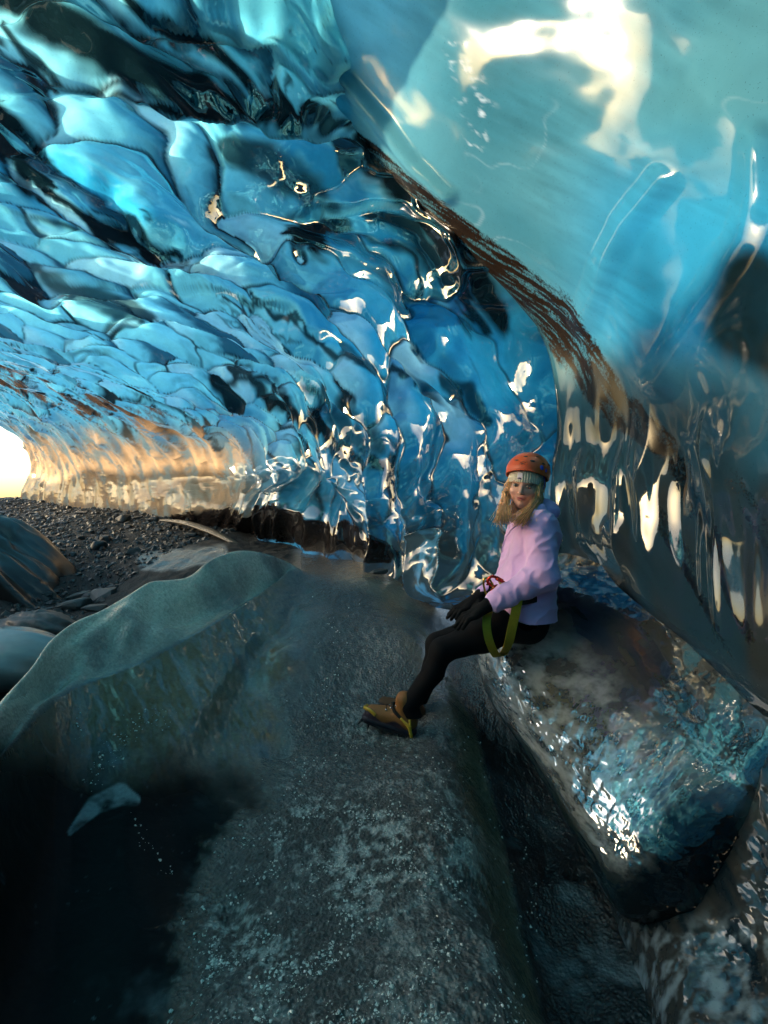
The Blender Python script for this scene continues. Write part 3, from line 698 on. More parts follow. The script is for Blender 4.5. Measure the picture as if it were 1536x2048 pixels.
# zones, in frame pixels of the ground itself
def inpoly(px, py, poly):
    c = np.zeros(px.shape, bool); k = len(poly)
    for i in range(k):
        x1, y1 = poly[i]; x2, y2 = poly[(i + 1) % k]
        if y1 == y2: continue
        c ^= ((y1 > py) != (y2 > py)) & (px < (x2 - x1) * (py - y1) / (y2 - y1) + x1)
    return c
crest_a = np.interp(gx, [-250,0,100,300,600], [1640,1405,1283,1164,1142])
dcrest = np.hypot(crest[:, 0], crest[:, 1]); acrest = np.arctan2(crest[:, 0], crest[:, 1])
rcrest = np.interp(TH, acrest, dcrest)
behind = (RR - rcrest) / np.maximum(rcrest, 0.1)             # >0 beyond the crest
left = 1 - sstep(-0.20, -0.16, TH)                             # left of where the ridge ends
gravel = sstep(0.12, 0.30, behind + 0.05 * fbm2(fx * 3, fy * 3, 3, 501)) * left
gravel = np.maximum(gravel, sstep(5.4, 6.0, RR + 0.3 * fbm2(fx, fy, 3, 503)) * (1 - sstep(0.0, 0.1, TH)))
chan_l = np.interp(gy, [1150,1230,1300,1370,1460,1650,1850,2048,2300], [760,835,882,914,956,1000,1044,1088,1140])
chan = sstep(-14, 10, gx + 7 * fbm2(fx * 6, fy * 6, 3, 505) - chan_l) * (1 - sstep(1.6, 2.2, gx / 900)) * front * sstep(1190, 1260, gy)
face = sstep(-0.16, -0.02, -behind) * left                     # near side of the ridge
# relief
darkf0 = sstep(1450, 1650, gy)
fz2 = fz + gravel * (0.035 * fbm2(fx * 5, fy * 5, 4, 511) + 0.06 * fbm2(fx * 1.2, fy * 1.2, 3, 513))
mb = np.interp(gy, [1130, 1300, 1500, 1700, 1900, 2048], [610, 650, 590, 490, 410, 350])
moundm = (1 - gravel) * (1 - chan) * sstep(-85, 45, gx - mb + 130 * fbm2(fx * 3.5, fy * 3.5, 5, 515, 0.68)) * front
fz2 += moundm * (1 - 0.6 * sstep(-60, 40, gx - chan_l + 45)) * (0.010 * fbm2(fx * 9, fy * 9, 3, 517) + 0.009 * fbm2(fx * 28, fy * 28, 3, 519, 0.65) + 0.003 * np.abs(noise2(fx * 90, fy * 90, 4)))
fz2 += chan * (0.008 * fbm2(fx * 8, fy * 5, 3, 521) + 0.006 * fbm2(fx * 30, fy * 24, 3, 523))
rip = fbm2(TH * 22 + 3 * fbm2(fx * 3, fy * 3, 2, 525), RR * 3.0, 3, 527)
fz2 += (1 - gravel) * (1 - chan) * (1 - moundm) * (0.006 * fbm2(fx * 2.2, fy * 2.2, 2, 529) + (1 - sstep(-0.24, -0.165, TH)) * (RR < RB) * (1 - darkf0) * (0.009 * fbm2(TH * 24 + 4 * RR, RR * 4, 3, 531) + 0.003 * fbm2(TH * 70, RR * 9, 2, 533)))
# the pool-smooth hollows chipped in the black ice and a print in the channel
fz2 -= 0.035 * np.exp(-(((gx - 470) / 30) ** 2 + ((gy - 1830) / 45) ** 2)) + 0.03 * np.exp(-(((gx - 560) / 40) ** 2 + ((gy - 1500) / 30) ** 2))
fz2 -= 0.03 * np.exp(-(((gx - 1092) / 14) ** 2 + ((gy - 1735) / 22) ** 2)) * chan
fz2 -= 0.018 * np.exp(-(((gx - 1150) / 22) ** 2 + ((gy - 1745) / 14) ** 2)) * chan
pf = np.stack([fx, fy, fz2], -1)
# colours
icegrey = np.array((0.12, 0.12, 0.115)); warm = np.array((0.13, 0.10, 0.065)); black = np.array((0.0025, 0.004, 0.005))
t = np.broadcast_to(icegrey, pf.shape) + 0 * pf
nf = fbm2(fx * 3.5, fy * 3.5, 4, 541)
rbrk = np.interp(TH, np.arctan2(brk[:, 0], brk[:, 1]), np.hypot(brk[:, 0], brk[:, 1]))
topband = sstep(-0.005, 0.03, (RR - rbrk) / rbrk) * left                   # crest band: paler smooth ice
facez = (1 - sstep(-0.24, -0.165, TH)) * (RR < rbrk) * (1 - moundm) * front * (1 - topband)
t = mixc(t, np.array((0.20, 0.125, 0.066)), facez * sstep(-0.3, 0.2, nf + 0.3))
shine = facez * sstep(0.1, 0.5, fbm2(TH * 9 + 1.5 * RR, RR * 2.2 - TH * 2, 4, 547)); t = mixc(t, np.array((0.36, 0.32, 0.26)), 0.55 * shine)  # cream reflections painted as streaks on the ridge face
darkf = sstep(1400, 1620, gy + 70 * nf + 0.15 * (300 - gx)) * (1 - moundm) * front
t = mixc(t, black, np.clip(darkf * (1 - gravel) * (1 - chan), 0, 1) * 0.99)
tb = topband * (1 - gravel) * (1 - sstep(1380, 1520, gy))
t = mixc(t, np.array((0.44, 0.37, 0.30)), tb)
t = mixc(t, np.array((0.68, 0.55, 0.42)), tb * sstep(-0.10, -0.02, behind + 0.05 * noise2(TH * 7, RR * 2, 9)))  # cream rim light along the crest painted into the colour
t = mixc(t, np.array((0.17, 0.155, 0.14)), tb * 0.75 * sstep(-0.15, 0.35, fbm2(TH * 6, RR * 3, 5, 549, 0.6)))
frz = sstep(1330, 1620, gy + 130 * fbm2(fx * 3, fy * 3, 3, 546)) * (0.35 + 0.65 * sstep(-0.3, 0.3, fbm2(fx * 2.2 + 4, fy * 2.2, 3, 548)))
frostm = moundm * (0.12 + 0.88 * frz) * sstep(-0.05, 0.28, fbm2(fx * 24, fy * 24, 4, 543, 0.7) + 0.6 * fbm2(fx * 4, fy * 4, 3, 545) - 0.25 * (1 - sstep(0, 160, gx - mb)))
t = mixc(t, np.array((0.058, 0.050, 0.043)), moundm * 0.85)
t = mixc(t, np.array((0.66, 0.60, 0.54)), 0.75 * frostm)
side = moundm * (1 - sstep(20, 85, chan_l - gx + 25 * nf)) * front
t = mixc(t, np.array((0.20, 0.14, 0.08)), side * 0.9)
t = mixc(t, np.array((0.012, 0.014, 0.015)), chan)
gcol = mixc(np.broadcast_to(np.array((0.014, 0.017, 0.018)), pf.shape), np.array((0.038, 0.043, 0.043)), sstep(-0.2, 0.5, fbm2(fx * 8, fy * 8, 4, 551)))
t = mixc(t, gcol, gravel)
wetice = (1 - sstep(0.6, 1.2, band(gx, gy, [(-60,1290), (40,1275), (95,1290)], [30, 26, 12]))) + (1 - sstep(0.6, 1.2, band(gx, gy, [(290,1125), (350,1120), (440,1105)], [16, 22, 16])))
wetice = np.clip(wetice, 0, 1) * sstep(0.05, 0.2, behind)
t = mixc(t, np.array((0.16, 0.21, 0.22)), wetice * 0.9); gravel = gravel * (1 - wetice)
farice = sstep(1100, 1170, gy) * sstep(640, 720, gx) * (1 - sstep(1215, 1245, gy)) * sstep(3.4, 3.8, RR)
t = mixc(t, np.array((0.34, 0.26, 0.18)), farice * 0.85)
t = mixc(t, np.array((0.16, 0.145, 0.13)), sstep(0.05, 0.3, bank))
t = mixc(t, np.array((0.55, 0.56, 0.58)), sstep(18, 24, RR) * (1 - sstep(0.05, 0.3, bank)))      # snow outside the mouth
# frozen-in bubbles and a pale flake in the black ice
flake = (1 - sstep(0.75, 1.05, band(gx, gy, [(140,1665), (190,1610), (240,1588), (268,1600)], [6, 20, 24, 14]))) * sstep(-0.5, 0.2, fbm2(fx * 14, fy * 14, 3, 561))
t = mixc(t, np.array((0.22, 0.25, 0.26)), flake * 0.85)
bub = sstep(0.42, 0.62, fbm2(fx * 60, fy * 60, 2, 567)) * sstep(0.0, 0.5, fbm2(fx * 4, fy * 4, 3, 569)) * darkf * (1 - gravel) * (1 - chan)
t = mixc(t, np.array((0.12, 0.14, 0.15)), 0.6 * bub)
crk = np.exp(-(fbm2(fx * 2.4 + 3, fy * 2.4, 3, 575) / 0.012) ** 2) * sstep(0.1, 0.5, fbm2(fx * 1.7, fy * 1.7 + 9, 2, 577)) * darkf * (1 - gravel) * (1 - chan)
t = mixc(t, np.array((0.16, 0.18, 0.19)), 0.6 * crk)
wisps = sstep(0.30, 0.75, fbm2(fx * 7 + fy * 2, fy * 4, 5, 563)) * darkf * (1 - gravel) * (1 - chan)
t = mixc(t, np.array((0.05, 0.06, 0.065)), wisps * 0.4)
edgew = sstep(-130, -20, gx - mb + 110 * fbm2(fx * 3.5, fy * 3.5, 5, 515, 0.68)) * (1 - moundm) * darkf * sstep(0.05, 0.5, fbm2(fx * 5, fy * 5, 4, 565))
t = mixc(t, np.array((0.16, 0.19, 0.20)), edgew * 0.7)
rough = 0.13 + (0.04 + 0.30 * frz) * moundm - 0.32 * side + 0.0 * chan + 0.5 * gravel - 0.08 * facez + 0.12 * topband
rough = rough + 0.28 * darkf * (1 - moundm) * (1 - gravel) * (1 - chan) - 0.05 * facez
rough = rough * (1 - farice) + 0.10 * farice
rough = np.where(RR > 18, 0.7, np.clip(rough, 0.05, 0.9))
spec = np.clip(0.7 + 0.8 * farice - 0.70 * darkf * (1 - moundm) + 0.7 * chan + 0.45 * facez * (1 - darkf) + 0.5 * moundm * (1 - frz) - 0.4 * gravel, 0.06, 1.5)
grain = np.clip(moundm * (0.5 + 0.5 * frz) * (1 - 0.75 * side) + 0.4 * chan + gravel * 0.6 + 0.25 * topband, 0, 1)

def floor_material():
    m, nt, out = new_mat('floor_ice')
    co = N(nt, 'ShaderNodeTexCoord').outputs['Object']
    ti = N(nt, 'ShaderNodeAttribute', attribute_name='tint').outputs['Color']
    ro = N(nt, 'ShaderNodeAttribute', attribute_name='rough').outputs['Fac']
    gr = N(nt, 'ShaderNodeAttribute', attribute_name='grain').outputs['Fac']
    a = noise_node(nt, 55.0, 6, 0.75, 0.4, co).outputs['Fac']
    vor = N(nt, 'ShaderNodeTexVoronoi', {'Scale': 85.0, 'Randomness': 1.0}); nt.links.new(co, vor.inputs['Vector'])
    col = mul_color(nt, ti, math_node(nt, 'MULTIPLY_ADD', a, math_node(nt, 'MULTIPLY_ADD', gr, 1.8, 1.3), math_node(nt, 'MULTIPLY_ADD', gr, -0.9, 0.35)))
    hb = math_node(nt, 'MULTIPLY', gr, math_node(nt, 'MULTIPLY_ADD', vor.outputs['Distance'], 0.9, a))
    low = noise_node(nt, 16.0, 3, 0.5, 0.8, co).outputs['Fac']
    hb = math_node(nt, 'MULTIPLY_ADD', low, math_node(nt, 'MULTIPLY_ADD', gr, 0.3, 0.18), hb)
    bp = N(nt, 'ShaderNodeBump', {'Strength': 0.9, 'Distance': 0.014, 'Height': hb}).outputs[0]
    p = N(nt, 'ShaderNodeBsdfPrincipled', {'Base Color': col, 'Roughness': ro, 'IOR': 1.5, 'Specular IOR Level': N(nt, 'ShaderNodeAttribute', attribute_name='spec').outputs['Fac'], 'Normal': bp})
    nt.links.new(p.outputs[0], out.inputs[0])
    return m
FLOOR = floor_material()
nfl = grid_normals(pf)
if nfl[..., 2].mean() < 0: nfl = -nfl
allf = grid_faces(*pf.shape[:2]); flat = pf.reshape(-1, 3)
v = flat[allf[:8]]; 
if np.cross(v[:, 1] - v[:, 0], v[:, 2] - v[:, 0])[:, 2].mean() < 0: allf = allf[:, ::-1]
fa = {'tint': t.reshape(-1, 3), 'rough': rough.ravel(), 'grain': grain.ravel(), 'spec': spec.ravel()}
fc = allf
avg = lambda a: a.ravel()[fc].mean(1)
is_grav = (avg(gravel) > 0.5)
is_chan = (avg(chan) > 0.5) & ~is_grav
is_ridge = (avg(np.clip(face + left * (behind > 0), 0, 1) * front) > 0.5) & (avg(gx) < 640) & (avg(darkf) < 0.5) & ~is_grav & ~is_chan & (avg(RR) < 4.5) & (avg(wetice) < 0.5)
def subset(name, mask):
    f = allf[mask]; used, inv = np.unique(f, return_inverse=True)
    return mesh_from(name, flat[used], inv.reshape(f.shape), FLOOR, True, {k: a[used] for k, a in fa.items()}, None, nfl.reshape(-1, 3)[used])
tag(subset('gravel_slope', is_grav), 'dark gravel slope rising to the cave mouth', kind='structure')
tag(subset('channel', is_chan), 'wet dark melt channel between mound and ledge', kind='structure')
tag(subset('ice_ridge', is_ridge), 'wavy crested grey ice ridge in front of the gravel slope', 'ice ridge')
tag(subset('cave_floor', ~(is_grav | is_chan | is_ridge)), 'granular and black ice floor', kind='structure')
# ================================================================== stones, gravel, small ice
ROCK = simple_mat('wet_basalt', (0.036, 0.044, 0.046), 0.42, 0, 0.45, 9, 0.6, 60, 0.5)
ROCKL = simple_mat('grey_stone', (0.075, 0.082, 0.082), 0.5, 0, 0.4, 9, 0.6, 60, 0.5)
def ground_at(px, d):
    """point of the ground d metres ahead under frame column px"""
    x = (px - 768) / FPX * d
    z = float(floor_z(np.array([x]), np.array([d]))[0])
    return Vector((x, d, z))
def stone_mesh(k, sx, sy, sz, npt=16):
    r_ = random.Random(100 + k); bm = bmesh.new()
    for _ in range(npt):
        v = Vector((r_.gauss(0, 1), r_.gauss(0, 1), r_.gauss(0, 1))).normalized() * r_.uniform(0.85, 1.05)
        v = Vector((max(-0.8, min(0.8, v.x)) * sx, max(-0.8, min(0.8, v.y)) * sy, max(-0.62, min(0.62, v.z)) * sz))
        bm.verts.new(v)
    res = bmesh.ops.convex_hull(bm, input=bm.verts[:])
    bmesh.ops.delete(bm, geom=[g for g in res['geom_interior'] if isinstance(g, bmesh.types.BMVert)], context='VERTS')
    bmesh.ops.bevel(bm, geom=bm.edges[:], offset=0.05, segments=1, affect='EDGES', clamp_overlap=True)
    me = bpy.data.meshes.new('stone'); bm.to_mesh(me); bm.free()
    return me
stone_meshes = [stone_mesh(k, *s) for k, s in enumerate(((0.6, 0.45, 0.3), (0.55, 0.5, 0.4), (0.62, 0.4, 0.22), (0.5, 0.5, 0.45), (0.6, 0.5, 0.2), (0.55, 0.42, 0.35), (0.62, 0.36, 0.3)))]
for me in stone_meshes: me.materials.append(ROCK)
def stone(name, px, d, size, k, rz, label, group=None, mat=None, sink=0.1):
    me = stone_meshes[k]
    if mat is not None: me = me.copy(); me.materials[0] = mat
    o = bpy.data.objects.new(name, me); COL.objects.link(o)
    g = ground_at(px, d)
    o.scale = (size, size, size); o.rotation_euler = (random.uniform(-0.15, 0.15), random.uniform(-0.15, 0.15), rz)
    o.location = g + Vector((0, 0, size * (0.2 - sink)))
    return tag(o, label, 'stone', group)
stone('stone', 145, 4.55, 0.34, 0, 0.4, 'grey angular boulder nearest the ridge among the dark stones', mat=ROCKL)
stone('stone', 160, 4.95, 0.28, 2, -0.3, 'flat pale-topped stone just behind the grey angular boulder', mat=ROCKL)
stone('stone', 207, 4.85, 0.30, 5, 0.2, 'low grey stone right of the flat pale-topped one', mat=ROCKL)
stone('stone', 192, 4.45, 0.26, 4, 0.1, 'thin dark slab stone lying just above the ridge crest')
stone('stone', 198, 6.3, 0.26, 3, 0.7, 'upright dark block standing alone on the mid gravel slope')
stone('stone', 268, 6.0, 0.26, 6, 0.1, 'dark flat stone at the edge of the pale ice patch')
stone('stone', 82, 8.6, 0.2, 1, 0.5, 'small dark stone high on the gravel near the left rock')
stone('stone', 247, 8.0, 0.30, 3, 1.2, 'dark pointed stone below the golden ice lip')
stone('stone', 340, 7.5, 0.20, 1, 0.2, 'small pale round stone against the dark foot of the ice wall', mat=ROCKL)
stone('stone', 757, 4.05, 0.17, 4, 0.2, 'single black flat stone on the ice at the far end of the mound', sink=-0.1)
rs = random.Random(3); cnt = 0
taken = []
while cnt < 110:
    px = rs.uniform(-40, 560); d = rs.uniform(4.0, 10.5)
    if px > 300 and d < 5.6: continue
    if px > 20 + (d - 3.2) * 110: continue
    size = rs.uniform(0.05, 0.17) * (0.7 + d / 14)
    stone('stone', px, d, size, rs.randrange(7), rs.uniform(0, 6.3), 'small dark angular stone scattered on the gravel slope', 'small stones on the gravel slope', ROCKL if False else None, 0.05); cnt += 1
# countless small gravel
gv, gf, o_ = [], [], 0
tet = np.array([(1, 0.1, -0.4), (-0.6, 0.9, -0.4), (-0.5, -0.9, -0.3), (0.2, 0.5, 0.5), (-0.3, -0.3, 0.55), (0.6, -0.5, 0.35)])
tf = np.array([(0, 1, 3), (1, 4, 3), (1, 2, 4), (2, 5, 4), (2, 0, 5), (0, 3, 5), (3, 4, 5), (0, 2, 1)])
ng = 9000
d_ = rng.uniform(3.6, 13.0, ng) ** 1.0; px_ = rng.uniform(-120, 580, ng)
keep = (px_ < 30 + (d_ - 3.2) * 120); d_, px_ = d_[keep], px_[keep]
x_ = (px_ - 768) / FPX * d_; z_ = floor_z(x_, d_) + 0.035 * fbm2(x_ * 5, d_ * 5, 4, 511) + 0.06 * fbm2(x_ * 1.2, d_ * 1.2, 3, 513)
s_ = 0.012 + 0.030 * rng.random(len(d_)) ** 2.5; s_ *= 0.7 + d_ / 12
a_ = rng.uniform(0, 6.28, len(d_))
def scatter(verts0, faces0, x, y, z, s, a, tiltamp=0.5):
    n_ = len(x); ca_, sa_ = np.cos(a), np.sin(a)
    v = verts0[None] * s[:, None, None] * rng.uniform(0.7, 1.3, (n_, 1, 3))
    tx = rng.uniform(-tiltamp, tiltamp, n_)[:, None]
    vy = v[..., 1] * np.cos(tx) - v[..., 2] * np.sin(tx); vz = v[..., 1] * np.sin(tx) + v[..., 2] * np.cos(tx)
    vx = v[..., 0]
    out = np.stack([vx * ca_[:, None] - vy * sa_[:, None] + x[:, None], vx * sa_[:, None] + vy * ca_[:, None] + y[:, None], vz + z[:, None]], -1)
    return out.reshape(-1, 3), (faces0[None] + (np.arange(n_) * len(verts0))[:, None, None]).reshape(-1, faces0.shape[1])
v, f = scatter(tet, tf, x_, d_, z_ + 0.2 * s_, s_, a_)
tag(mesh_from('gravel', v, f, ROCK, False), 'loose dark gravel covering the slope', kind='stuff')
# ice crystals on the mound and in the channel
CRYST = simple_mat('ice_crystal', (0.80, 0.72, 0.64), 0.12, 0, 0.5, 20, 0, 1, 1.0)
nc = 42000
u_ = rng.uniform(150, 1080, nc); w_ = rng.uniform(1180, 2120, nc) ** 1.0
def cast(px, py):
    """ground point seen at a frame pixel"""
    lo = np.full(px.shape, 0.5); hi = np.full(px.shape, 5.0)
    dirx = (px - 768) / FPX; dz = (1024 - py) / FPX
    ds = np.linspace(0.8, 4.6, 90); hit = np.full(px.shape, np.nan)
    thg = np.arctan2(dirx, 1.0)
    iu = np.interp(thg, th, np.arange(len(th)))
    prev = None
    for d in ds:
        r = d * np.hypot(dirx, 1); ir_ = np.interp(r, rr, np.arange(len(rr)))
        zz = fz2[np.clip(np.round(iu).astype(int), 0, len(th) - 1), np.clip(np.round(ir_).astype(int), 0, len(rr) - 1)]
        below = (CAM_Z + dz * d) < zz
        hit = np.where(np.isnan(hit) & below, d, hit)
    return hit, iu
hit, iu = cast(u_, w_)
okc = ~np.isnan(hit); u_, w_, hit, iu = u_[okc], w_[okc], hit[okc], iu[okc]
hit = hit - rng.uniform(0, 0.042, len(hit))
x_ = (u_ - 768) / FPX * hit; rr_ = np.hypot(x_, hit); ii = np.clip(np.round(iu).astype(int), 0, len(th) - 1); ir_ = np.clip(np.round(np.interp(rr_, rr, np.arange(len(rr)))).astype(int), 0, len(rr) - 1)
dens = moundm[ii, ir_] ** 2 * (0.05 + 0.95 * frz[ii, ir_]) * (1 - 0.9 * side[ii, ir_]) * sstep(-0.1, 0.3, fbm2(x_ * 7, hit * 7, 4, 701, 0.7)) + 0.05 * chan[ii, ir_] * sstep(1500, 1700, w_)
for pts, wd in (([(180,1560), (250,1470), (300,1430), (335,1440)], 26), ([(262,1640), (290,1690), (340,1750)], 9), ([(150,1430), (160,1480)], 14), ([(620,1400), (640,1450)], 20), ([(660,1230), (690,1330), (640,1380)], 16)):
    dens = np.maximum(dens, 0.35 * (1 - sstep(0.2, 1.1, band(u_, w_, pts, wd))))
keep = rng.random(len(x_)) < dens
x_, hit_, ii, ir_ = x_[keep], hit[keep], ii[keep], ir_[keep]
s_ = 0.0013 + 0.0048 * rng.random(len(x_)) ** 3.5
v, f = scatter(tet, tf, x_, hit_, fz2[ii, ir_] + 0.15 * s_, s_, rng.uniform(0, 6.28, len(x_)), 1.2)
tag(mesh_from('ice_crystals', v, f, CRYST, False), 'crushed glittering ice crystals strewn over the mound', kind='stuff')

# ---- dark bank of dirty ice at the left edge
def lump(name, c, r, amp, fr, mat, label, cat, seed, nu=120, nv=70, attrs=None, rot=0.0):
    a = np.linspace(0, 2 * math.pi, nu); b = np.linspace(0.01, math.pi - 0.01, nv)
    A2, B2 = np.meshgrid(a, b, indexing='ij')
    n_ = np.stack([np.cos(A2) * np.sin(B2), np.sin(A2) * np.sin(B2), np.cos(B2)], -1)
    k = 1 + amp * (fbm2(n_[..., 0] * fr + n_[..., 2] * fr * 0.8 + 5, n_[..., 1] * fr + n_[..., 2] * fr * 0.6, 4, seed))
    k[-1] = k[0]
    p = n_ * k[..., None] * np.array(r)
    cr_, sr_ = math.cos(rot), math.sin(rot)
    p = np.stack([p[..., 0] * cr_ - p[..., 2] * sr_, p[..., 1], p[..., 0] * sr_ + p[..., 2] * cr_], -1)
    o = grid_obj(name, p, mat, attrs)
    o.location = c
    return tag(o, label, cat)
DIRTY = simple_mat('dirty_ice', (0.016, 0.012, 0.011), 0.3, 0, 0.5, 4, 0.3, 18, 0.9)
lump('dirty_ice_bank', P(-150, 1135, 5.0), (1.75, 1.0, 0.78), 0.34, 2.1, DIRTY, 'dark brown bank of dirty ice at the left edge by the cave mouth', 'ice bank', 801, rot=-0.42)
SNOWY = simple_mat('frosted_rock', (0.06, 0.065, 0.066), 0.5, 0, 0.8, 26, 0.6, 50, 0.5)
lump('frosted_rock', P(70, 1262, 3.9), (0.30, 0.26, 0.16), 0.25, 2.2, SNOWY, 'low dark rock dusted with frost above the pale ice hump', 'rock', 803, 60, 40)
PALEI = simple_mat('pale_ice', (0.20, 0.26, 0.27), 0.25, 0, 0.2, 8, 0.2, 30, 0.6)
lump('ice_hump', P(5, 1318, 3.2), (0.42, 0.3, 0.20), 0.12, 1.5, PALEI, 'smooth pale ice hump at the left edge behind the ridge', 'ice hump', 805, 60, 40)
# thin pale rib of ice at the foot of the far wall
sp = catmull(np.array([P(318, 1040, 7.3), P(370, 1046, 7.0), P(420, 1062, 6.6), P(462, 1082, 6.2), P(492, 1098, 5.9)]), np.linspace(0, 4, 60))
th2 = np.linspace(0, 2 * math.pi, 24)
k = (np.sin(np.linspace(0, 1, 60) ** 0.7 * math.pi) ** 0.6)[:, None]
pr = sp[:, None] + np.stack([0.03 * k * np.cos(th2), 0.10 * k * np.cos(th2), 0.035 * k * np.sin(th2)], -1)
o = grid_obj('ice_rib', pr, simple_mat('tan_ice', (0.13, 0.11, 0.085), 0.3)); tag(o, 'thin pale rib of ice along the dark foot of the far wall', 'ice rib')
# ================================================================== the hiker
def V3(*a): return np.array(a, float)
def sd_cone(p, a, b, ra, rb):
    a = np.asarray(a, float); b = np.asarray(b, float); ba = b - a
    t = np.clip(((p - a) @ ba) / (ba @ ba), 0, 1)
    return np.linalg.norm(p - a - t[..., None] * ba, axis=-1) - (ra + (rb - ra) * t)
def sd_ell(p, c, r, frame=None):
    q = p - np.asarray(c, float)
    if frame is not None: q = q @ np.asarray(frame, float).T
    r = np.asarray(r, float)
    k0 = np.linalg.norm(q / r, axis=-1); k1 = np.linalg.norm(q / (r * r), axis=-1)
    return k0 * (k0 - 1) / np.maximum(k1, 1e-6)
def smin(a, b, k):
    h = np.clip(0.5 + 0.5 * (b - a) / k, 0, 1)
    return b + (a - b) * h - k * h * (1 - h)
def smax(a, b, k): return -smin(-a, -b, k)
def surface_nets(f, lo, hi, vox):
    lo = np.asarray(lo, float); hi = np.asarray(hi, float)
    n = np.ceil((hi - lo) / vox).astype(int) + 1
    ax = [lo[i] + vox * np.arange(n[i]) for i in range(3)]
    g = np.stack(np.meshgrid(*ax, indexing='ij'), -1)
    val = f(g)
    s = val < 0
    c = np.zeros(tuple(n - 1), int)
    for dx in (0, 1):
        for dy in (0, 1):
            for dz in (0, 1): c += s[dx:n[0] - 1 + dx, dy:n[1] - 1 + dy, dz:n[2] - 1 + dz]
    act = (c > 0) & (c < 8)
    idx = np.full(act.shape, -1); ii = np.argwhere(act); idx[act] = np.arange(len(ii))
    acc = np.zeros((len(ii), 3)); cnt = np.zeros(len(ii))
    cor = [(a, b, d) for a in (0, 1) for b in (0, 1) for d in (0, 1)]
    for a in cor:
        for k in range(3):
            if a[k]: continue
            b = list(a); b[k] = 1
            va = val[ii[:, 0] + a[0], ii[:, 1] + a[1], ii[:, 2] + a[2]]; vb = val[ii[:, 0] + b[0], ii[:, 1] + b[1], ii[:, 2] + b[2]]
            m = (va < 0) != (vb < 0)
            t = np.where(m, va / np.where(m, va - vb, 1), 0)
            pnt = np.array(a, float)[None] + 0 * acc; pnt[:, k] += t
            acc[m] += pnt[m]; cnt[m] += 1
    verts = lo + vox * (ii + acc / cnt[:, None])
    faces = []
    for k in range(3):
        i, j = (k + 1) % 3, (k + 2) % 3
        sl0 = [slice(None)] * 3; sl1 = [slice(None)] * 3
        sl0[k] = slice(0, n[k] - 1); sl1[k] = slice(1, n[k])
        ch = s[tuple(sl0)] != s[tuple(sl1)]
        e = np.argwhere(ch)
        e = e[(e[:, i] > 0) & (e[:, i] < n[i] - 1) & (e[:, j] > 0) & (e[:, j] < n[j] - 1)]
        ins = s[e[:, 0], e[:, 1], e[:, 2]]
        def at(di, dj):
            q = e.copy(); q[:, i] += di; q[:, j] += dj
            return idx[q[:, 0], q[:, 1], q[:, 2]]
        f4 = np.stack([at(-1, -1), at(0, -1), at(0, 0), at(-1, 0)], 1)
        f4[~ins] = f4[~ins][:, ::-1]
        faces.append(f4)
    return verts, np.concatenate(faces)
def nudge(p, amp, fr, seed):
    """small wrinkles in a field"""
    return amp * fbm2(p[..., 0] * fr + p[..., 1] * fr * 0.7, p[..., 2] * fr - p[..., 1] * fr * 0.5, 2, seed)

person = bpy.data.objects.new('person', None); COL.objects.link(person)
person.location = P(800, 1462, 2.4)
tag(person, 'person in lavender hoodie, black leggings and orange helmet leaning back on the ice wall', 'person')
bpy.context.view_layer.update()
PO = np.array(person.location)
def pmesh(name, verts, faces, mat, attrs=None, smooth=True, parent=None):
    """part of the hiker: world coordinates in, stored relative to the boots"""
    return mesh_from(name, np.asarray(verts) - PO, faces, mat, smooth, attrs, parent or person)

def J(px, py, d): return np.array(P(px, py, d))

# ---- tubes and straps
def tube(pts, rad, seg=8, closed=False):
    pts = np.asarray(pts, float); n = len(pts)
    rad = np.broadcast_to(np.asarray(rad, float), (n,))
    tg = np.gradient(pts, axis=0)
    if closed: tg = np.roll(pts, -1, 0) - np.roll(pts, 1, 0)
    tg /= np.maximum(np.linalg.norm(tg, axis=1, keepdims=True), 1e-9)
    ref = np.array((0.31, 0.2, 0.93)); nn = np.cross(tg, ref); nn /= np.maximum(np.linalg.norm(nn, axis=1, keepdims=True), 1e-9); bb = np.cross(tg, nn)
    a = np.linspace(0, 2 * math.pi, seg, endpoint=False)
    v = pts[:, None] + rad[:, None, None] * (np.cos(a)[None, :, None] * nn[:, None] + np.sin(a)[None, :, None] * bb[:, None])
    f = []
    for i in range(n if closed else n - 1):
        for j in range(seg): f.append((i * seg + j, i * seg + (j + 1) % seg, ((i + 1) % n) * seg + (j + 1) % seg, ((i + 1) % n) * seg + j))
    v = v.reshape(-1, 3)
    if not closed:
        c = len(v); v = np.concatenate([v, pts[:1], pts[-1:]])
        for j in range(seg): f.append((c, (j + 1) % seg, j, j)); f.append((c + 1, (n - 1) * seg + j, (n - 1) * seg + (j + 1) % seg, (n - 1) * seg + (j + 1) % seg))
    return v, np.array(f)
def join(parts):
    vs, fs, o = [], [], 0
    for v, f in parts: vs.append(v); fs.append(np.asarray(f) + o); o += len(v)
    return np.concatenate(vs), np.concatenate(fs)
def fixdeg(f):
    return f
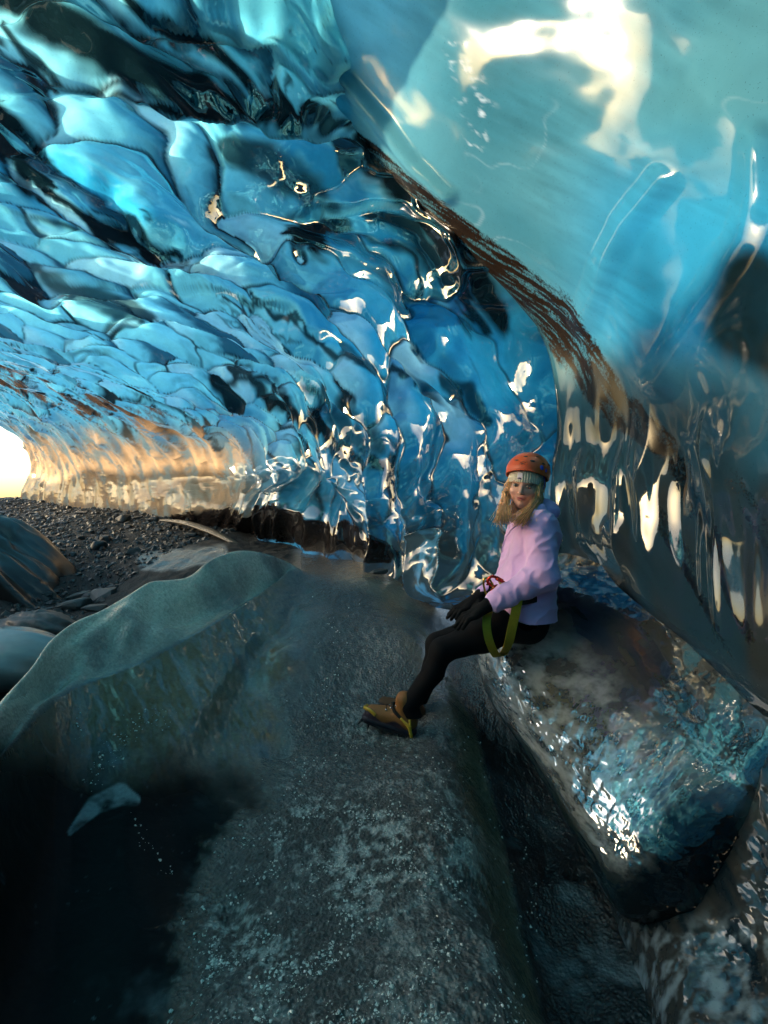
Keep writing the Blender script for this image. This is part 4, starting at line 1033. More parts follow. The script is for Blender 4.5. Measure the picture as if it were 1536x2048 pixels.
def strap(pts, side, width, thick=0.003, sub=6):
    """flat webbing along pts; side = the direction across it (one or one per point)"""
    pts = np.asarray(pts, float); side = np.broadcast_to(np.asarray(side, float), pts.shape)
    u = np.linspace(0, len(pts) - 1, (len(pts) - 1) * sub + 1)
    c = catmull(pts, u); s = catmull(np.array(side), u)
    tg = np.gradient(c, axis=0); tg /= np.linalg.norm(tg, axis=1, keepdims=True)
    s = s - tg * np.sum(s * tg, 1, keepdims=True); s /= np.linalg.norm(s, axis=1, keepdims=True)
    nn = np.cross(tg, s)
    q = [c + s * width / 2 + nn * thick / 2, c + s * width / 2 - nn * thick / 2, c - s * width / 2 - nn * thick / 2, c - s * width / 2 + nn * thick / 2]
    v = np.stack(q, 1).reshape(-1, 3); f = []
    for i in range(len(c) - 1):
        for j in range(4): f.append((i * 4 + j, i * 4 + (j + 1) % 4, i * 4 + 4 + (j + 1) % 4, i * 4 + 4 + j))
    f += [(3, 2, 1, 0), tuple(len(v) - 4 + k for k in range(4))]
    return v, np.array(f)

# ---- head frame
HC = J(1050, 972, 2.42)
F = np.array((-0.44, -0.89, -0.10)); F /= np.linalg.norm(F)
U = np.array((0.13, -0.03, 1.0)); U = U - F * (U @ F); U /= np.linalg.norm(U)
S = np.cross(F, U)                      # side axis
if S[0] < 0: S = -S                     # positive = to the right in the picture
def H(s, f, u): return HC + S * s + F * f + U * u
HF = np.stack([S, F, U])
def hl(p): return (p - HC) @ HF.T       # local (side, forward, up)
neck_a, neck_b = J(1072, 1040, 2.46), H(0.0, -0.02, -0.06)

def sd_head(p):
    q = hl(p)
    e = lambda c, r: sd_ell(q, c, r)
    d = e((0, -0.012, 0.03), (0.073, 0.092, 0.092))
    d = smin(d, e((0, 0.018, -0.035), (0.058, 0.066, 0.072)), 0.03)
    d = smin(d, e((0, 0.056, -0.088), (0.022, 0.022, 0.020)), 0.028)          # chin
    for sg in (-1, 1):
        d = smin(d, e((sg * 0.036, 0.052, -0.028), (0.024, 0.022, 0.024)), 0.022)   # cheeks
        d = smax(d, -e((sg * 0.031, 0.094, 0.004), (0.017, 0.018, 0.010)), 0.012)    # eye hollows
        d = smin(d, e((sg * 0.072, -0.012, -0.005), (0.010, 0.018, 0.030)), 0.008)   # ears
    d = smin(d, e((0, 0.076, 0.024), (0.050, 0.012, 0.009)), 0.018)             # brow
    d = smin(d, sd_cone(q, (0, 0.082, 0.008), (0, 0.103, -0.026), 0.0065, 0.0095), 0.010)
    for sg in (-1, 1): d = smin(d, e((sg * 0.009, 0.094, -0.030), (0.008, 0.009, 0.006)), 0.005)
    d = smin(d, e((0, 0.082, -0.0535), (0.022, 0.011, 0.0048)), 0.006)          # lips
    d = smin(d, e((0, 0.080, -0.063), (0.018, 0.011, 0.0055)), 0.006)
    d = smax(d, -e((0, 0.096, -0.0578), (0.024, 0.008, 0.0013)), 0.003)
    d = smin(d, sd_cone(p, neck_a, neck_b, 0.056, 0.050), 0.03)
    return smin(d, sd_ell(p, J(1066, 1068, 2.46), (0.10, 0.14, 0.06)), 0.04)
v, f = surface_nets(sd_head, H(0, 0, 0) - np.array((0.17, 0.17, 0.30)), H(0, 0, 0) + np.array((0.19, 0.19, 0.15)), 0.0032)
q = hl(v)
skin = np.array((0.70, 0.38, 0.29)); tint = np.broadcast_to(skin, v.shape) + 0 * v
fr = q[:, 1] > 0.03
lips = np.exp(-((q[:, 0] / 0.023) ** 4 + ((q[:, 2] + 0.058) / 0.0085) ** 4)) * fr
tint = mixc(tint, np.array((0.40, 0.10, 0.11)), lips * 0.9)
for sg in (-1, 1):
    tint = mixc(tint, np.array((0.52, 0.19, 0.16)), 0.5 * np.exp(-(((q[:, 0] - sg * 0.043) / 0.018) ** 2 + ((q[:, 2] + 0.032) / 0.016) ** 2)) * fr)
    bu = 0.0235 - 18 * (q[:, 0] - sg * 0.029) ** 2
    tint = mixc(tint, np.array((0.10, 0.055, 0.035)), 0.85 * np.exp(-(((q[:, 0] - sg * 0.031) / 0.019) ** 6 + ((q[:, 2] - bu) / 0.0042) ** 4)) * fr)
    lid = 0.0125 - 12 * (q[:, 0] - sg * 0.031) ** 2
    tint = mixc(tint, np.array((0.035, 0.02, 0.018)), 0.9 * np.exp(-(((q[:, 0] - sg * 0.032) / 0.017) ** 6 + ((q[:, 2] - lid) / 0.003) ** 4)) * fr)
    tint = mixc(tint, np.array((0.30, 0.13, 0.10)), 0.2 * np.exp(-(((q[:, 0] - sg * 0.031) / 0.018) ** 4 + ((q[:, 2] - 0.003) / 0.011) ** 4)) * fr)
SKIN = attr_mat('skin', 0.48, 0.35, 0.05, 400, 0.05, 60, 0.12)
pmesh('body', v, f, SKIN, {'tint': tint})
# eyes
def uv_ball(c, r, frame=None, nu=24, nv=14):
    a = np.linspace(0, 2 * math.pi, nu, endpoint=False); b = np.linspace(0.02, math.pi - 0.02, nv)
    A_, B_ = np.meshgrid(a, b, indexing='ij')
    l = np.stack([np.cos(A_) * np.sin(B_) * r[0], np.sin(A_) * np.sin(B_) * r[1], np.cos(B_) * r[2]], -1).reshape(-1, 3)
    vv = np.asarray(c) + (l @ frame if frame is not None else l)
    i = np.arange(nu * nv).reshape(nu, nv); i2 = np.roll(i, -1, 0)
    ff = np.stack([i[:, :-1], i[:, 1:], i2[:, 1:], i2[:, :-1]], -1).reshape(-1, 4)
    return vv, ff
EYE = attr_mat('eye', 0.12, 0.6, var=0.02)
for sg in (-1, 1):
    c = H(sg * 0.031, 0.0735, 0.0035)
    v, f = uv_ball(c, (0.0135, 0.0125, 0.0085), HF)
    ang = np.hypot((v - c) @ S, (v - c) @ U)
    t_ = np.where(ang[:, None] < 0.0025, (0.004, 0.004, 0.005), np.where(ang[:, None] < 0.0068, (0.06, 0.045, 0.035), (0.34, 0.29, 0.27)))
    pmesh('eye', v, f, EYE, {'tint': t_})

# ---- beanie
def cap_grid(rs, rf, ru, c, u_low, u_top, n_a=180, n_b=40, rib=0.0, ribs=44, bulge=0.0):
    """knit or shell over the skull: lower rim height u_low(angle) up to u_top, ellipsoid radii"""
    a = np.linspace(0, 2 * math.pi, n_a, endpoint=False); k = np.linspace(0, 1, n_b)
    A_, K_ = np.meshgrid(a, k, indexing='ij')
    low = u_low(A_); uu = low + (u_top - low) * K_ ** 0.9
    w_ = np.sqrt(np.clip(1 - ((uu - c[2]) / ru) ** 2, 0.0, 1))
    r_ = 1 + rib * np.cos(A_ * ribs) / rs + bulge * np.sin(np.clip(K_ * 2.2, 0, 1) * math.pi)
    return A_, K_, np.stack([c[0] + rs * w_ * r_ * np.sin(A_), c[1] + rf * w_ * r_ * np.cos(A_), uu], -1)
def wrap_faces(nu, nv):
    i = np.arange(nu * nv).reshape(nu, nv); i2 = np.roll(i, -1, 0)
    return np.stack([i[:, :-1], i2[:, :-1], i2[:, 1:], i[:, 1:]], -1).reshape(-1, 4)
A_, K_, l = cap_grid(0.0835, 0.104, 0.112, (0, -0.012, 0.032), lambda a: 0.0235 - 0.030 * (0.5 - 0.5 * np.cos(a)), 0.1435, 352, 44, 0.0018, 44)
l[..., 0] *= 1 + 0.03 * (K_ < 0.5); l[..., 1] *= 1 + 0.02 * (K_ < 0.5)
v = HC + l.reshape(-1, 3) @ HF
KNIT = simple_mat('cream_knit', (0.74, 0.66, 0.54), 0.9, 0, 0.18, 120, 0.5, 500, 0.2, 0.4)
beanie = pmesh('beanie', v, wrap_faces(352, 44), KNIT)
beanie['label'] = 'cream ribbed knit beanie with small label'
# little cloth label with a printed mark, upright on the turned-up band
def band_patch(a0, a1, u0, u1, off, na=8, nb=8):
    a = np.linspace(a0, a1, na); b = np.linspace(u0, u1, nb); AA, BB = np.meshgrid(a, b, indexing='ij')
    w_ = np.sqrt(np.clip(1 - ((BB - 0.032) / 0.112) ** 2, 0, 1))
    l_ = np.stack([(0.0835 * 1.03 + off) * w_ * np.sin(AA), -0.012 + (0.104 * 1.02 + off) * w_ * np.cos(AA), BB], -1)
    fr_ = HC + l_.reshape(-1, 3) @ HF; l2 = l_ * np.array((0.985, 0.985, 1.0)); bk = HC + l2.reshape(-1, 3) @ HF
    f_ = grid_faces(na, nb); return np.concatenate([fr_, bk]), np.concatenate([f_[:, ::-1], f_ + na * nb])
WHITE = simple_mat('label_cloth', (0.72, 0.66, 0.78), 0.8, 0, 0.06); INK = simple_mat('label_ink', (0.03, 0.02, 0.09), 0.8, 0, 0.1)
lab = pmesh('label_patch', *band_patch(-0.30, -0.03, 0.036, 0.068, 0.003), WHITE, parent=beanie)
pmesh('label_print', *band_patch(-0.275, -0.055, 0.0375, 0.0435, 0.0042), INK, parent=beanie)
pmesh('label_print', *join([band_patch(-0.215 + 0.04 * k, -0.195 + 0.04 * k, 0.0435, 0.0475 + 0.001 * (k % 2), 0.0042, 3, 3) for k in range(3)]), INK, parent=beanie)

# ---- helmet
A_, K_, l = cap_grid(0.108, 0.127, 0.098, (0.004, -0.020, 0.072), lambda a: 0.072 - 0.062 * (0.5 - 0.5 * np.cos(a)) ** 1.3 + 0.010 * np.cos(2 * a), 0.1695, 128, 40, 0, 1)
l[..., :2] *= (1 + 0.018 * np.cos(A_ * 6) * np.sin(K_ * math.pi))[..., None] * (1 + 0.03 * (1 - sstep(0, 0.1, K_)))[..., None]
v = HC + l.reshape(-1, 3) @ HF
ORANGE = simple_mat('orange_shell', (0.62, 0.085, 0.012), 0.35, 0, 0.12, 14, 0.05, 90, 0.5)
helmet = pmesh('helmet', v, wrap_faces(128, 40), ORANGE)
helmet.modifiers.new('thickness', 'SOLIDIFY').thickness = 0.005
helmet['label'] = 'orange climbing helmet with dark vents'
DARK = simple_mat('vent_dark', (0.012, 0.010, 0.012), 0.6); BLUEW = simple_mat('blue_webbing', (0.03, 0.06, 0.42), 0.6, 0, 0.15, 90)
def on_helmet(a, k):
    A_2 = np.array([[a]]); low = 0.072 - 0.062 * (0.5 - 0.5 * np.cos(a)) ** 1.3 + 0.010 * np.cos(2 * a)
    uu = low + (0.1695 - low) * k ** 0.9; w_ = math.sqrt(max(0, 1 - ((uu - 0.072) / 0.098) ** 2))
    return np.array((0.004 + 0.108 * w_ * math.sin(a), -0.020 + 0.127 * w_ * math.cos(a), uu))
for a, k, r in ((-0.55, 0.52, (0.012, 0.006, 0.005)), (0.35, 0.52, (0.013, 0.006, 0.006)), (-0.10, 0.72, (0.010, 0.007, 0.005)), (0.95, 0.50, (0.012, 0.006, 0.006)), (1.5, 0.55, (0.008, 0.014, 0.006)), (0.75, 0.80, (0.008, 0.008, 0.004))):
    c = on_helmet(a, k); n_ = c - np.array((0.004, -0.020, 0.06)); n_ /= np.linalg.norm(n_)
    x_ = np.cross((0, 0, 1.0), n_); x_ /= np.linalg.norm(x_); y_ = np.cross(n_, x_)
    v, f = uv_ball((0, 0, 0), (r[0], r[2], 0.0025)); l = c + v[:, :1] * x_ + v[:, 1:2] * y_ + v[:, 2:] * n_
    pmesh('vent', HC + l @ HF, f, DARK, parent=helmet)
for pts in ([(-0.24, 0.36), (-0.16, 0.40), (-0.06, 0.40), (0.02, 0.36)], [(-0.20, 0.28), (-0.10, 0.31), (0.0, 0.28)]):      # small embossed mark above the brim
    l = np.array([on_helmet(a, k) for a, k in pts]) * 1.012
    pmesh('helmet_mark', *tube(HC + l @ HF, 0.0014, 5), DARK, parent=helmet)
for a, k, r in ((0.82, 0.30, 0.010), (1.05, 0.24, 0.008)):
    c = on_helmet(a, k); n_ = c - np.array((0.004, -0.020, 0.06)); n_ /= np.linalg.norm(n_)
    x_ = np.cross((0, 0, 1.0), n_); x_ /= np.linalg.norm(x_); y_ = np.cross(n_, x_)
    v, f = uv_ball((0, 0, 0), (r, r * 1.3, 0.003)); l = c + v[:, :1] * x_ + v[:, 1:2] * y_ + v[:, 2:] * n_
    pmesh('strap_clip', HC + l @ HF, f, BLUEW, parent=helmet)
sv = strap([H(0.086, 0.012, 0.062), H(0.094, 0.010, 0.03), H(0.092, 0.004, 0.0), H(0.080, 0.0, -0.03), H(0.062, 0.012, -0.065)], F, 0.017, 0.003)
pmesh('chin_strap', *sv, BLUEW, smooth=False, parent=helmet)
sv = strap([H(0.082, -0.05, 0.05), H(0.092, -0.05, 0.01), H(0.085, -0.03, -0.03), H(0.064, 0.006, -0.066)], F, 0.013, 0.003)
pmesh('chin_strap', *sv, DARK, smooth=False, parent=helmet)

# ---- hair
rh = np.random.default_rng(5)
hv, hf, hc, off = [], [], [], 0
def strands(n_, roots, mids, ends, jr, jm, je):
    global off
    for _ in range(n_):
        s_ = rh.random(); t_ = rh.random()
        pick = lambda L: L[0] * (1 - s_) + L[1] * s_
        p0 = pick(roots) + rh.normal(0, jr, 3); p1 = pick(mids) + rh.normal(0, jm, 3); p2 = pick(ends) + rh.normal(0, je, 3)
        pts = catmull(np.array([p0, p0 * 0.45 + p1 * 0.55 + rh.normal(0, 0.003, 3), p1, p2]), np.linspace(0, 3, 11))
        r_ = np.linspace(0.0024, 0.0009, 11)
        v_, f_ = tube(pts, r_, 4); hv.append(v_); hf.append(f_ + off); off += len(v_)
        cc = np.array((0.92, 0.54, 0.25)) * (0.45 + 0.85 * rh.random()) * np.array((1, 0.94 + 0.1 * rh.random(), 0.8 + 0.5 * rh.random()))
        hc.append(np.broadcast_to(cc, v_.shape))
strands(230, [H(-0.070, 0.040, 0.030), H(-0.082, -0.03, 0.02)], [H(-0.080, 0.045, -0.06), H(-0.095, -0.01, -0.06)], [J(1018, 1043, 2.27), J(992, 1042, 2.34)], 0.005, 0.008, 0.015)
strands(280, [H(0.068, 0.045, 0.020), H(0.080, -0.02, 0.02)], [H(0.066, 0.070, -0.06), H(0.082, 0.02, -0.07)], [J(1030, 1046, 2.25), J(1055, 1036, 2.25)], 0.005, 0.008, 0.016)
strands(120, [H(0.02, -0.08, -0.01), H(-0.05, -0.08, 0.0)], [H(0.02, -0.07, -0.09), H(-0.07, -0.05, -0.08)], [J(1062, 1040, 2.36), J(1012, 1040, 2.40)], 0.02, 0.012, 0.012)
HAIR = attr_mat('blond_hair', 0.42, 0.5, var=0.15, vscale=200)
pmesh('hair', np.concatenate(hv), np.concatenate(hf), HAIR, {'tint': np.concatenate(hc)})['label'] = 'long straight blond hair under the beanie'

# ---- hoodie
shL, elL, wrL = J(1080, 1052, 2.30), J(1086, 1152, 2.22), J(990, 1203, 2.24)
shR, elR, wrR = J(1052, 1046, 2.60), J(1050, 1140, 2.68), J(966, 1188, 2.50)
def wr(p, a, b, amp, n_, seed):
    """folds across a sleeve between a and b"""
    ba = b - a; t = ((p - a) @ ba) / (ba @ ba)
    return amp * np.sin(t * n_ + 2.5 * fbm2(p[..., 0] * 9, p[..., 2] * 9 + p[..., 1] * 6, 2, seed)) * np.exp(-((t - 0.55) / 0.5) ** 2)
def sd_hoodie(p):
    d = sd_cone(p, J(1076, 1072, 2.37), J(1046, 1195, 2.37), 0.112, 0.122)
    d = smin(d, sd_cone(p, J(1056, 1066, 2.54), J(1032, 1190, 2.54), 0.112, 0.120), 0.07)
    d = smin(d, sd_cone(p, J(1054, 1180, 2.40), J(1052, 1232, 2.395), 0.138, 0.152), 0.05)
    d = smin(d, sd_cone(p, J(1046, 1180, 2.52), J(1036, 1222, 2.52), 0.12, 0.125), 0.05)
    d = smin(d, sd_cone(p, shL, shR, 0.078, 0.078), 0.05)
    d = smin(d, sd_cone(p, J(1072, 1035, 2.46), J(1068, 1060, 2.45), 0.070, 0.10), 0.05)
    d += 0.007 * np.sin((p[..., 2] * 34) + p[..., 0] * 26 + 3 * fbm2(p[..., 0] * 6, p[..., 2] * 6, 2, 601)) * sstep(0.35, 0.9, 1.05 - p[..., 2])
    arm = smin(sd_cone(p, shL, elL, 0.074, 0.075) + wr(p, shL, elL, 0.004, 11, 603), sd_cone(p, elL, wrL, 0.075, 0.050) + wr(p, elL, wrL, 0.005, 14, 605), 0.02)
    arm = smin(arm, sd_cone(p, wrL + (elL - wrL) * 0.10, wrL + (elL - wrL) * -0.02, 0.047, 0.040), 0.012)
    d = smin(d, arm, 0.018)
    armr = smin(sd_cone(p, shR, elR, 0.072, 0.066), sd_cone(p, elR, wrR, 0.066, 0.046), 0.02)
    d = smin(d, armr, 0.02)
    rg = 1 - np.abs(fbm2(p[..., 0] * 7 + p[..., 2] * 5, p[..., 2] * 9 - p[..., 0] * 8 + p[..., 1] * 6, 2, 613)) * 2.4
    d -= 0.0075 * np.clip(rg, 0, 1) ** 2
    d += 0.004
    hood = sd_ell(p, J(1090, 1020, 2.47), (0.070, 0.105, 0.052), np.array(((0.9, 0, -0.43), (0, 1, 0), (0.43, 0, 0.9)))) + 0.006 * np.sin(p[..., 1] * 60 + p[..., 0] * 50)
    d = smin(d, hood, 0.007)
    for a, b, r in ((J(1046, 1036, 2.34), J(1082, 1016, 2.35), 0.026), (J(1046, 1036, 2.34), J(1034, 1050, 2.42), 0.022)):
        d = smin(d, sd_cone(p, a, b, r, r), 0.02)
    d = smax(d, -sd_cone(p, J(1060, 1030, 2.42), J(1052, 990, 2.40), 0.062, 0.085), 0.012)          # neck opening
    # hem: cut across the hips
    hem = (p - J(1030, 1232, 2.45)) @ np.array((-0.30, 0.0, -0.954))
    leg = smin(sd_cone(p, wrL, wrL + (wrL - elL), 0.1, 0.1), 9 + 0 * d, 0.01)
    d = np.where(leg < 0.0, d, smax(d, hem, 0.012))
    return d
v, f = surface_nets(sd_hoodie, J(930, 1270, 2.0) - 0.02, np.array((J(1150, 1000, 2.9)[0] + 0.02, 2.86, J(1050, 960, 2.4)[2])), 0.0068)
LAV = simple_mat('lavender_fleece', (0.76, 0.45, 0.80), 0.85, 0, 0.10, 25, 0.35, 420, 0.25, 0.5)
hood_o = pmesh('hoodie', v, f, LAV); hood_o['label'] = 'lavender hoodie with the hood down'
# cord of the hood
pmesh('hood_cord', *tube(catmull(np.array([J(1040, 1046, 2.30), J(1020, 1062, 2.30), J(1008, 1085, 2.31), J(1003, 1105, 2.32)]), np.linspace(0, 3, 14)), 0.0035, 6), LAV, parent=hood_o)

# ---- leggings
hipL, hipR = J(1046, 1232, 2.37), J(1036, 1226, 2.53)
knL, knR = J(884, 1300, 2.33), J(874, 1288, 2.53)
anL, anR = J(817, 1412, 2.36), J(834, 1408, 2.53)
def sd_leg(p):
    d = sd_cone(p, hipL, hipR, 0.110, 0.108)
    d = smin(d, sd_cone(p, J(1054, 1246, 2.40), J(1048, 1240, 2.52), 0.105, 0.10), 0.04)
    for h_, k_, a_ in ((hipL, knL, anL), (hipR, knR, anR)):
        m_ = h_ + (k_ - h_) * 0.5 + np.array((0.0, 0.0, -0.012))
        d = smin(d, sd_cone(p, h_, m_, 0.106, 0.080), 0.04)
        d = smin(d, sd_cone(p, m_, k_, 0.080, 0.056), 0.03)
        c_ = k_ + (a_ - k_) * 0.35 + np.array((0.016, 0, -0.008))
        d = smin(d, sd_cone(p, k_, c_, 0.055, 0.052), 0.03)
        d = smin(d, sd_cone(p, c_, a_, 0.052, 0.044), 0.02)
        d = smin(d, sd_cone(p, a_, a_ + np.array((0.022, 0.0, -0.055)), 0.046, 0.046), 0.01)
    return d + nudge(p, 0.002, 14, 611)
v, f = surface_nets(sd_leg, np.minimum(anL, knR) - np.array((0.09, 0.1, 0.05)), hipL + np.array((0.19, 0.34, 0.14)), 0.0075)
LEG = simple_mat('black_leggings', (0.0065, 0.0065, 0.008), 0.8, 0, 0.15, 30, 0.15, 350, 0.1)
pmesh('leggings', v, f, LEG)

# ---- gloves: palm, four fingers, thumb
GLOVE = simple_mat('black_glove', (0.005, 0.005, 0.006), 0.85, 0, 0.2, 60, 0.4, 380, 0.15)
def glove(w_, k_, tip, across, thumb_dir):
    ax_ = (k_ - w_); L_ = np.linalg.norm(ax_); ax_ = ax_ / L_
    ac = across - ax_ * (across @ ax_); ac /= np.linalg.norm(ac); nrm_ = np.cross(ax_, ac)
    if nrm_[2] < 0: nrm_ = -nrm_
    fd = (tip - k_); fl = np.linalg.norm(fd); fd = fd / fl
    def sd(p):
        d = sd_cone(p, w_ - ax_ * 0.05, w_, 0.037, 0.033)
        d = smin(d, sd_cone(p, w_, k_ + ac * 0.018, 0.030, 0.021), 0.02)
        d = smin(d, sd_cone(p, w_, k_ - ac * 0.020, 0.028, 0.020), 0.02)
        for i, (o_, l_) in enumerate(((-0.031, 0.85), (-0.011, 1.0), (0.010, 1.05), (0.030, 0.82))):
            a_ = k_ + ac * o_; m_ = a_ + fd * fl * 0.45 * l_ + nrm_ * 0.010; e_ = a_ + fd * fl * l_ - nrm_ * (0.006 + 0.004 * (i % 2)) + ac * o_ * 0.25
            d = smin(d, smin(sd_cone(p, a_, m_, 0.0122, 0.0112), sd_cone(p, m_, e_, 0.0112, 0.0092), 0.004), 0.0045)
        t0 = w_ + ax_ * 0.028 + ac * thumb_dir * 0.022; t1 = t0 + ax_ * 0.030 + ac * thumb_dir * 0.022; t2 = t1 + ax_ * 0.032 + ac * thumb_dir * 0.004
        return smin(d, smin(sd_cone(p, t0, t1, 0.015, 0.0125), sd_cone(p, t1, t2, 0.0125, 0.0105), 0.005), 0.010)
    lo = np.minimum(np.minimum(w_, k_), tip) - 0.085; hi = np.maximum(np.maximum(w_, k_), tip) + 0.085
    pmesh('glove', *surface_nets(sd, lo, hi, 0.0045), GLOVE)
glove(J(986, 1204, 2.24), J(948, 1228, 2.225), J(912, 1252, 2.225), np.array((0.15, 0.9, 0.35)), 1)
glove(J(964, 1190, 2.49), J(930, 1213, 2.45), J(898, 1234, 2.43), np.array((0.15, 0.9, 0.35)), -1)

# ---- harness
OLIVE = simple_mat('olive_webbing', (0.46, 0.29, 0.02), 0.7, 0, 0.2, 70, 0.4, 600, 0.3)
BLACKW = simple_mat('black_webbing', (0.010, 0.011, 0.012), 0.75, 0, 0.2, 70, 0.4, 500, 0.3)
harness = pmesh('harness', *strap([J(1104, 1170, 2.52), J(1105, 1176, 2.42), J(1094, 1185, 2.31), J(1066, 1194, 2.235), J(1034, 1199, 2.215), J(1004, 1198, 2.25), J(988, 1192, 2.36), J(983, 1187, 2.47)], np.array((-0.1, 0.05, 1)), 0.055, 0.006), BLACKW, smooth=False)
harness['label'] = 'climbing harness of black belt and olive leg straps'
pmesh('leg_strap', *strap([J(1036, 1198, 2.208), J(1031, 1225, 2.205), J(1024, 1256, 2.21), J(1018, 1284, 2.235), J(1010, 1302, 2.29), J(1000, 1309, 2.36)], np.array((1, 0.0, 0.18)), 0.043, 0.004), OLIVE, smooth=False, parent=harness)
pmesh('leg_strap', *strap([J(984, 1216, 2.33), J(976, 1226, 2.262), J(973, 1246, 2.228), J(976, 1272, 2.222), J(984, 1296, 2.24), J(994, 1312, 2.29), J(1006, 1308, 2.35), J(1016, 1290, 2.42)], np.array((1, 0.0, 0.15)), 0.038, 0.004), OLIVE, smooth=False, parent=harness)
RED = simple_mat('red_anodised', (0.55, 0.03, 0.015), 0.25, 0.7, 0.1); GOLD = simple_mat('gold_anodised', (0.62, 0.36, 0.06), 0.25, 0.9, 0.1)
def carabiner(c, ux, uy, a, b, mat, r=0.0052):
    t_ = np.linspace(0, 2 * math.pi, 40, endpoint=False)
    e_ = lambda x: np.sign(x) * np.abs(x) ** 0.7
    pts = c + np.outer(e_(np.cos(t_)) * a * (1 - 0.2 * np.sin(t_)), ux) + np.outer(e_(np.sin(t_)) * b, uy)
    o_ = pmesh('carabiner', *tube(pts, r, 8, True), mat, parent=harness)
    gate = tube([c + ux * a * 0.95 - uy * b * 0.4, c + ux * a * 0.95 + uy * b * 0.35], r * 1.5, 8)
    pmesh('carabiner_gate', *gate, mat, parent=harness)
carabiner(J(994, 1166, 2.25), np.array((0.5, -0.3, 0.8)) / 1.0, np.array((0.85, 0.1, -0.45)), 0.022, 0.046, RED, 0.007)
carabiner(J(977, 1174, 2.26), np.array((0.9, -0.2, 0.3)), np.array((-0.25, 0.1, 0.95)), 0.021, 0.044, GOLD)
carabiner(J(990, 1186, 2.25), np.array((0.9, -0.2, -0.4)), np.array((0.45, 0.1, 0.9)), 0.018, 0.036, RED, 0.006)
pmesh('tie_in_loop', *strap([J(998, 1160, 2.27), J(1003, 1172, 2.25), J(1001, 1188, 2.25), J(994, 1196, 2.27)], np.array((1, -0.3, 0.2)), 0.014, 0.004), simple_mat('yellow_tape', (0.55, 0.42, 0.05), 0.6), smooth=False, parent=harness)

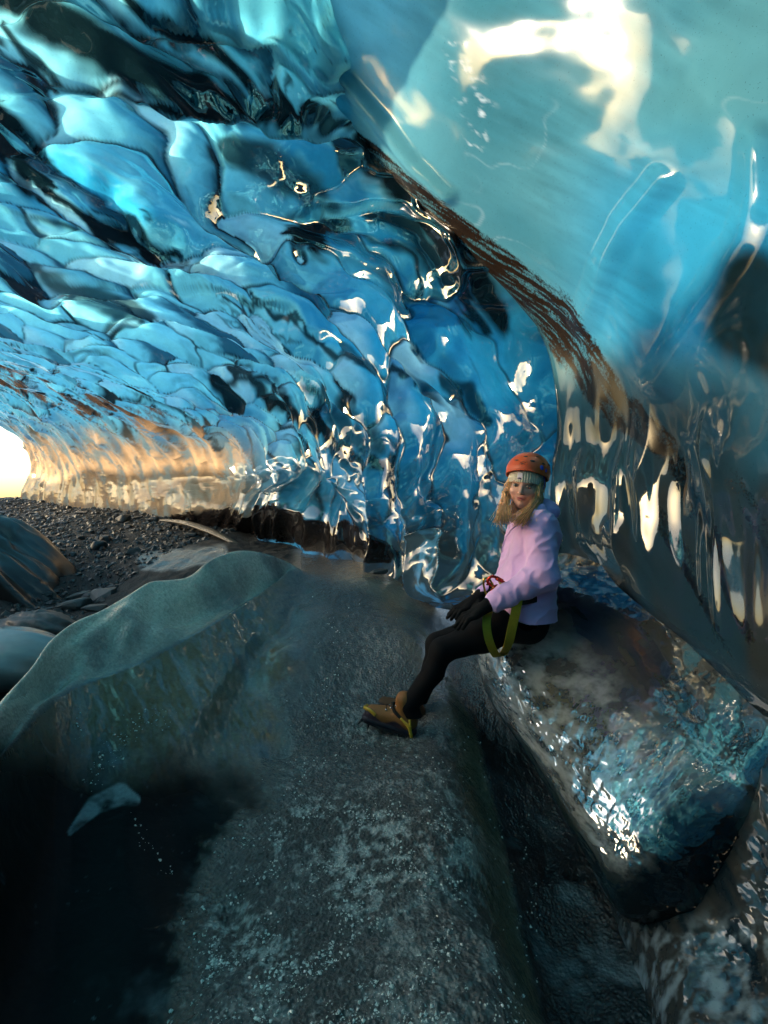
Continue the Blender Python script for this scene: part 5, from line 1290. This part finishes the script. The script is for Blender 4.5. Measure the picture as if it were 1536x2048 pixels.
# ---- boots with crampons
BOOT = attr_mat('boot_leather', 0.6, 0.4, 0.35, 300, 0.22, 50)
YEL = simple_mat('yellow_plastic', (0.66, 0.36, 0.03), 0.4, 0, 0.15, 60); STEEL = simple_mat('crampon_steel', (0.05, 0.05, 0.055), 0.4, 0.8, 0.2)
SILVER = simple_mat('eyelet', (0.6, 0.6, 0.62), 0.25, 1.0, 0.05); LACE = simple_mat('lace', (0.02, 0.015, 0.012), 0.8)
def boot(an, heel, toe, near):
    fw = toe - heel; L_ = np.linalg.norm(fw); fw = fw / L_
    up_ = np.array((0.12, 0, 1.0)); up_ = up_ - fw * (up_ @ fw); up_ /= np.linalg.norm(up_); sd_ = np.cross(fw, up_)
    B = lambda a, s_, u_: heel + fw * a + sd_ * s_ + up_ * u_
    def sd(p):
        d = sd_cone(p, B(0.035, 0, 0.050), B(L_ - 0.055, 0, 0.042), 0.043, 0.036)
        d = smin(d, sd_cone(p, B(0.12, 0, 0.062), B(L_ - 0.05, 0, 0.044), 0.040, 0.034), 0.02)
        d = smin(d, sd_cone(p, B(0.060, 0, 0.06), an + fw * 0.020, 0.045, 0.043), 0.03)
        sole = sd_cone(p, B(0.03, 0, 0.012), B(L_ - 0.045, 0, 0.012), 0.042, 0.042)
        sole = smax(sole, np.abs((p - heel) @ up_ - 0.012) - 0.013, 0.006)
        d = smin(d, sole, 0.006)
        return smax(d, -((p - heel) @ up_) - 0.001, 0.006)
    lo = np.minimum(np.minimum(heel, toe), an) - 0.11; hi = np.maximum(np.maximum(heel, toe), an) + 0.11
    v_, f_ = surface_nets(sd, lo, hi, 0.0052)
    hgt = (v_ - heel) @ up_; al = (v_ - heel) @ fw
    t_ = np.broadcast_to(np.array((0.27, 0.10, 0.024)), v_.shape) + 0 * v_
    t_ = mixc(t_, np.array((0.035, 0.016, 0.026)), 1 - sstep(0.036, 0.046, hgt + 0.012 * np.sin(al * 50)))
    t_ = mixc(t_, np.array((0.035, 0.016, 0.026)), sstep(L_ - 0.07, L_ - 0.055, al) * (1 - sstep(0.055, 0.065, hgt)))
    t_ = mixc(t_, np.array((0.008, 0.008, 0.016)), 1 - sstep(0.020, 0.026, hgt))
    if not near: t_ = t_ * 0.35  # shaded copy: far boot darkened in its colour
    b_ = pmesh('boot', v_, f_, BOOT, {'tint': t_})
    if near:
        for k in range(5):                                   # laces and hooks up the tongue
            a0 = B(0.155 - 0.022 * k, -0.024, 0.088 + 0.016 * k); a1 = B(0.150 - 0.022 * k, 0.026, 0.090 + 0.016 * k)
            mid = 0.5 * (a0 + a1) + up_ * 0.012 + fw * 0.010
            pmesh('lace', *tube(catmull(np.array([a0, mid, a1]), np.linspace(0, 2, 9)), 0.0024, 5), LACE, parent=b_)
            for a_, s_ in ((a0, -1), (a1, 1)):
                pmesh('lace_hook', *uv_ball(a_ + sd_ * s_ * 0.004, (0.0045, 0.0045, 0.0045), None, 10, 7), SILVER, parent=b_)
    cr = pmesh('crampon', *join([strap([B(0.0, s_, 0.0), B(0.08, s_, -0.004), B(0.16, s_ * 1.1, -0.004), B(L_ - 0.02, s_ * 0.7, 0.0)], up_, 0.012, 0.003) for s_ in (-0.034, 0.034)]), STEEL, smooth=False)
    for a_, s_ in ((0.015, -0.034), (0.015, 0.034), (0.07, -0.036), (0.07, 0.036), (0.15, -0.038), (0.15, 0.038), (L_ - 0.05, -0.032), (L_ - 0.05, 0.032), (L_ - 0.01, -0.016), (L_ - 0.01, 0.016)):
        fwd = fw * (0.022 if a_ > L_ - 0.02 else 0.0)
        pmesh('crampon_spike', *tube([B(a_, s_, -0.002), B(a_, s_, -0.016) + fwd * 0.5, B(a_, s_, -0.034) + fwd], [0.0065, 0.0045, 0.0008], 5), STEEL, smooth=False, parent=cr)
    if near:
        side = -1 if (sd_[1] > 0) else 1
        bail = [B(L_ - 0.075, side * 0.040, 0.052), B(L_ - 0.045, side * 0.038, 0.066), B(L_ - 0.018, side * 0.020, 0.064), B(L_ - 0.004, 0.0, 0.056), B(L_ - 0.02, -side * 0.022, 0.062)]
        pmesh('toe_bail', *strap(bail, up_, 0.016, 0.005), YEL, parent=cr)
        for c0, c1, c2 in (((0.004, 0.050, -0.004), (0.028, 0.052, 0.045), (0.075, 0.047, 0.078)), ((0.004, 0.050, 0.004), (0.018, 0.052, 0.040), (0.030, 0.049, 0.082)), ((0.016, 0.052, 0.050), (0.034, 0.052, 0.058), (0.055, 0.050, 0.066))):
            pmesh('heel_lever', *strap([B(c0[0], side * c0[1], c0[2]), B(c1[0], side * c1[1], c1[2]), B(c2[0], side * c2[1], c2[2])], fw, 0.011, 0.006), YEL, parent=cr)
        pmesh('ankle_strap', *strap([B(0.075, side * 0.048, 0.078), B(0.115, side * 0.040, 0.100), B(0.130, 0, 0.115), B(0.11, -side * 0.040, 0.10)], up_, 0.016, 0.004), BLACKW, smooth=False, parent=cr)
    return b_
boot(J(816, 1402, 2.36), J(828, 1468, 2.36), J(722, 1436, 2.42), True)
boot(J(834, 1400, 2.53), J(846, 1452, 2.52), J(748, 1418, 2.60), False)
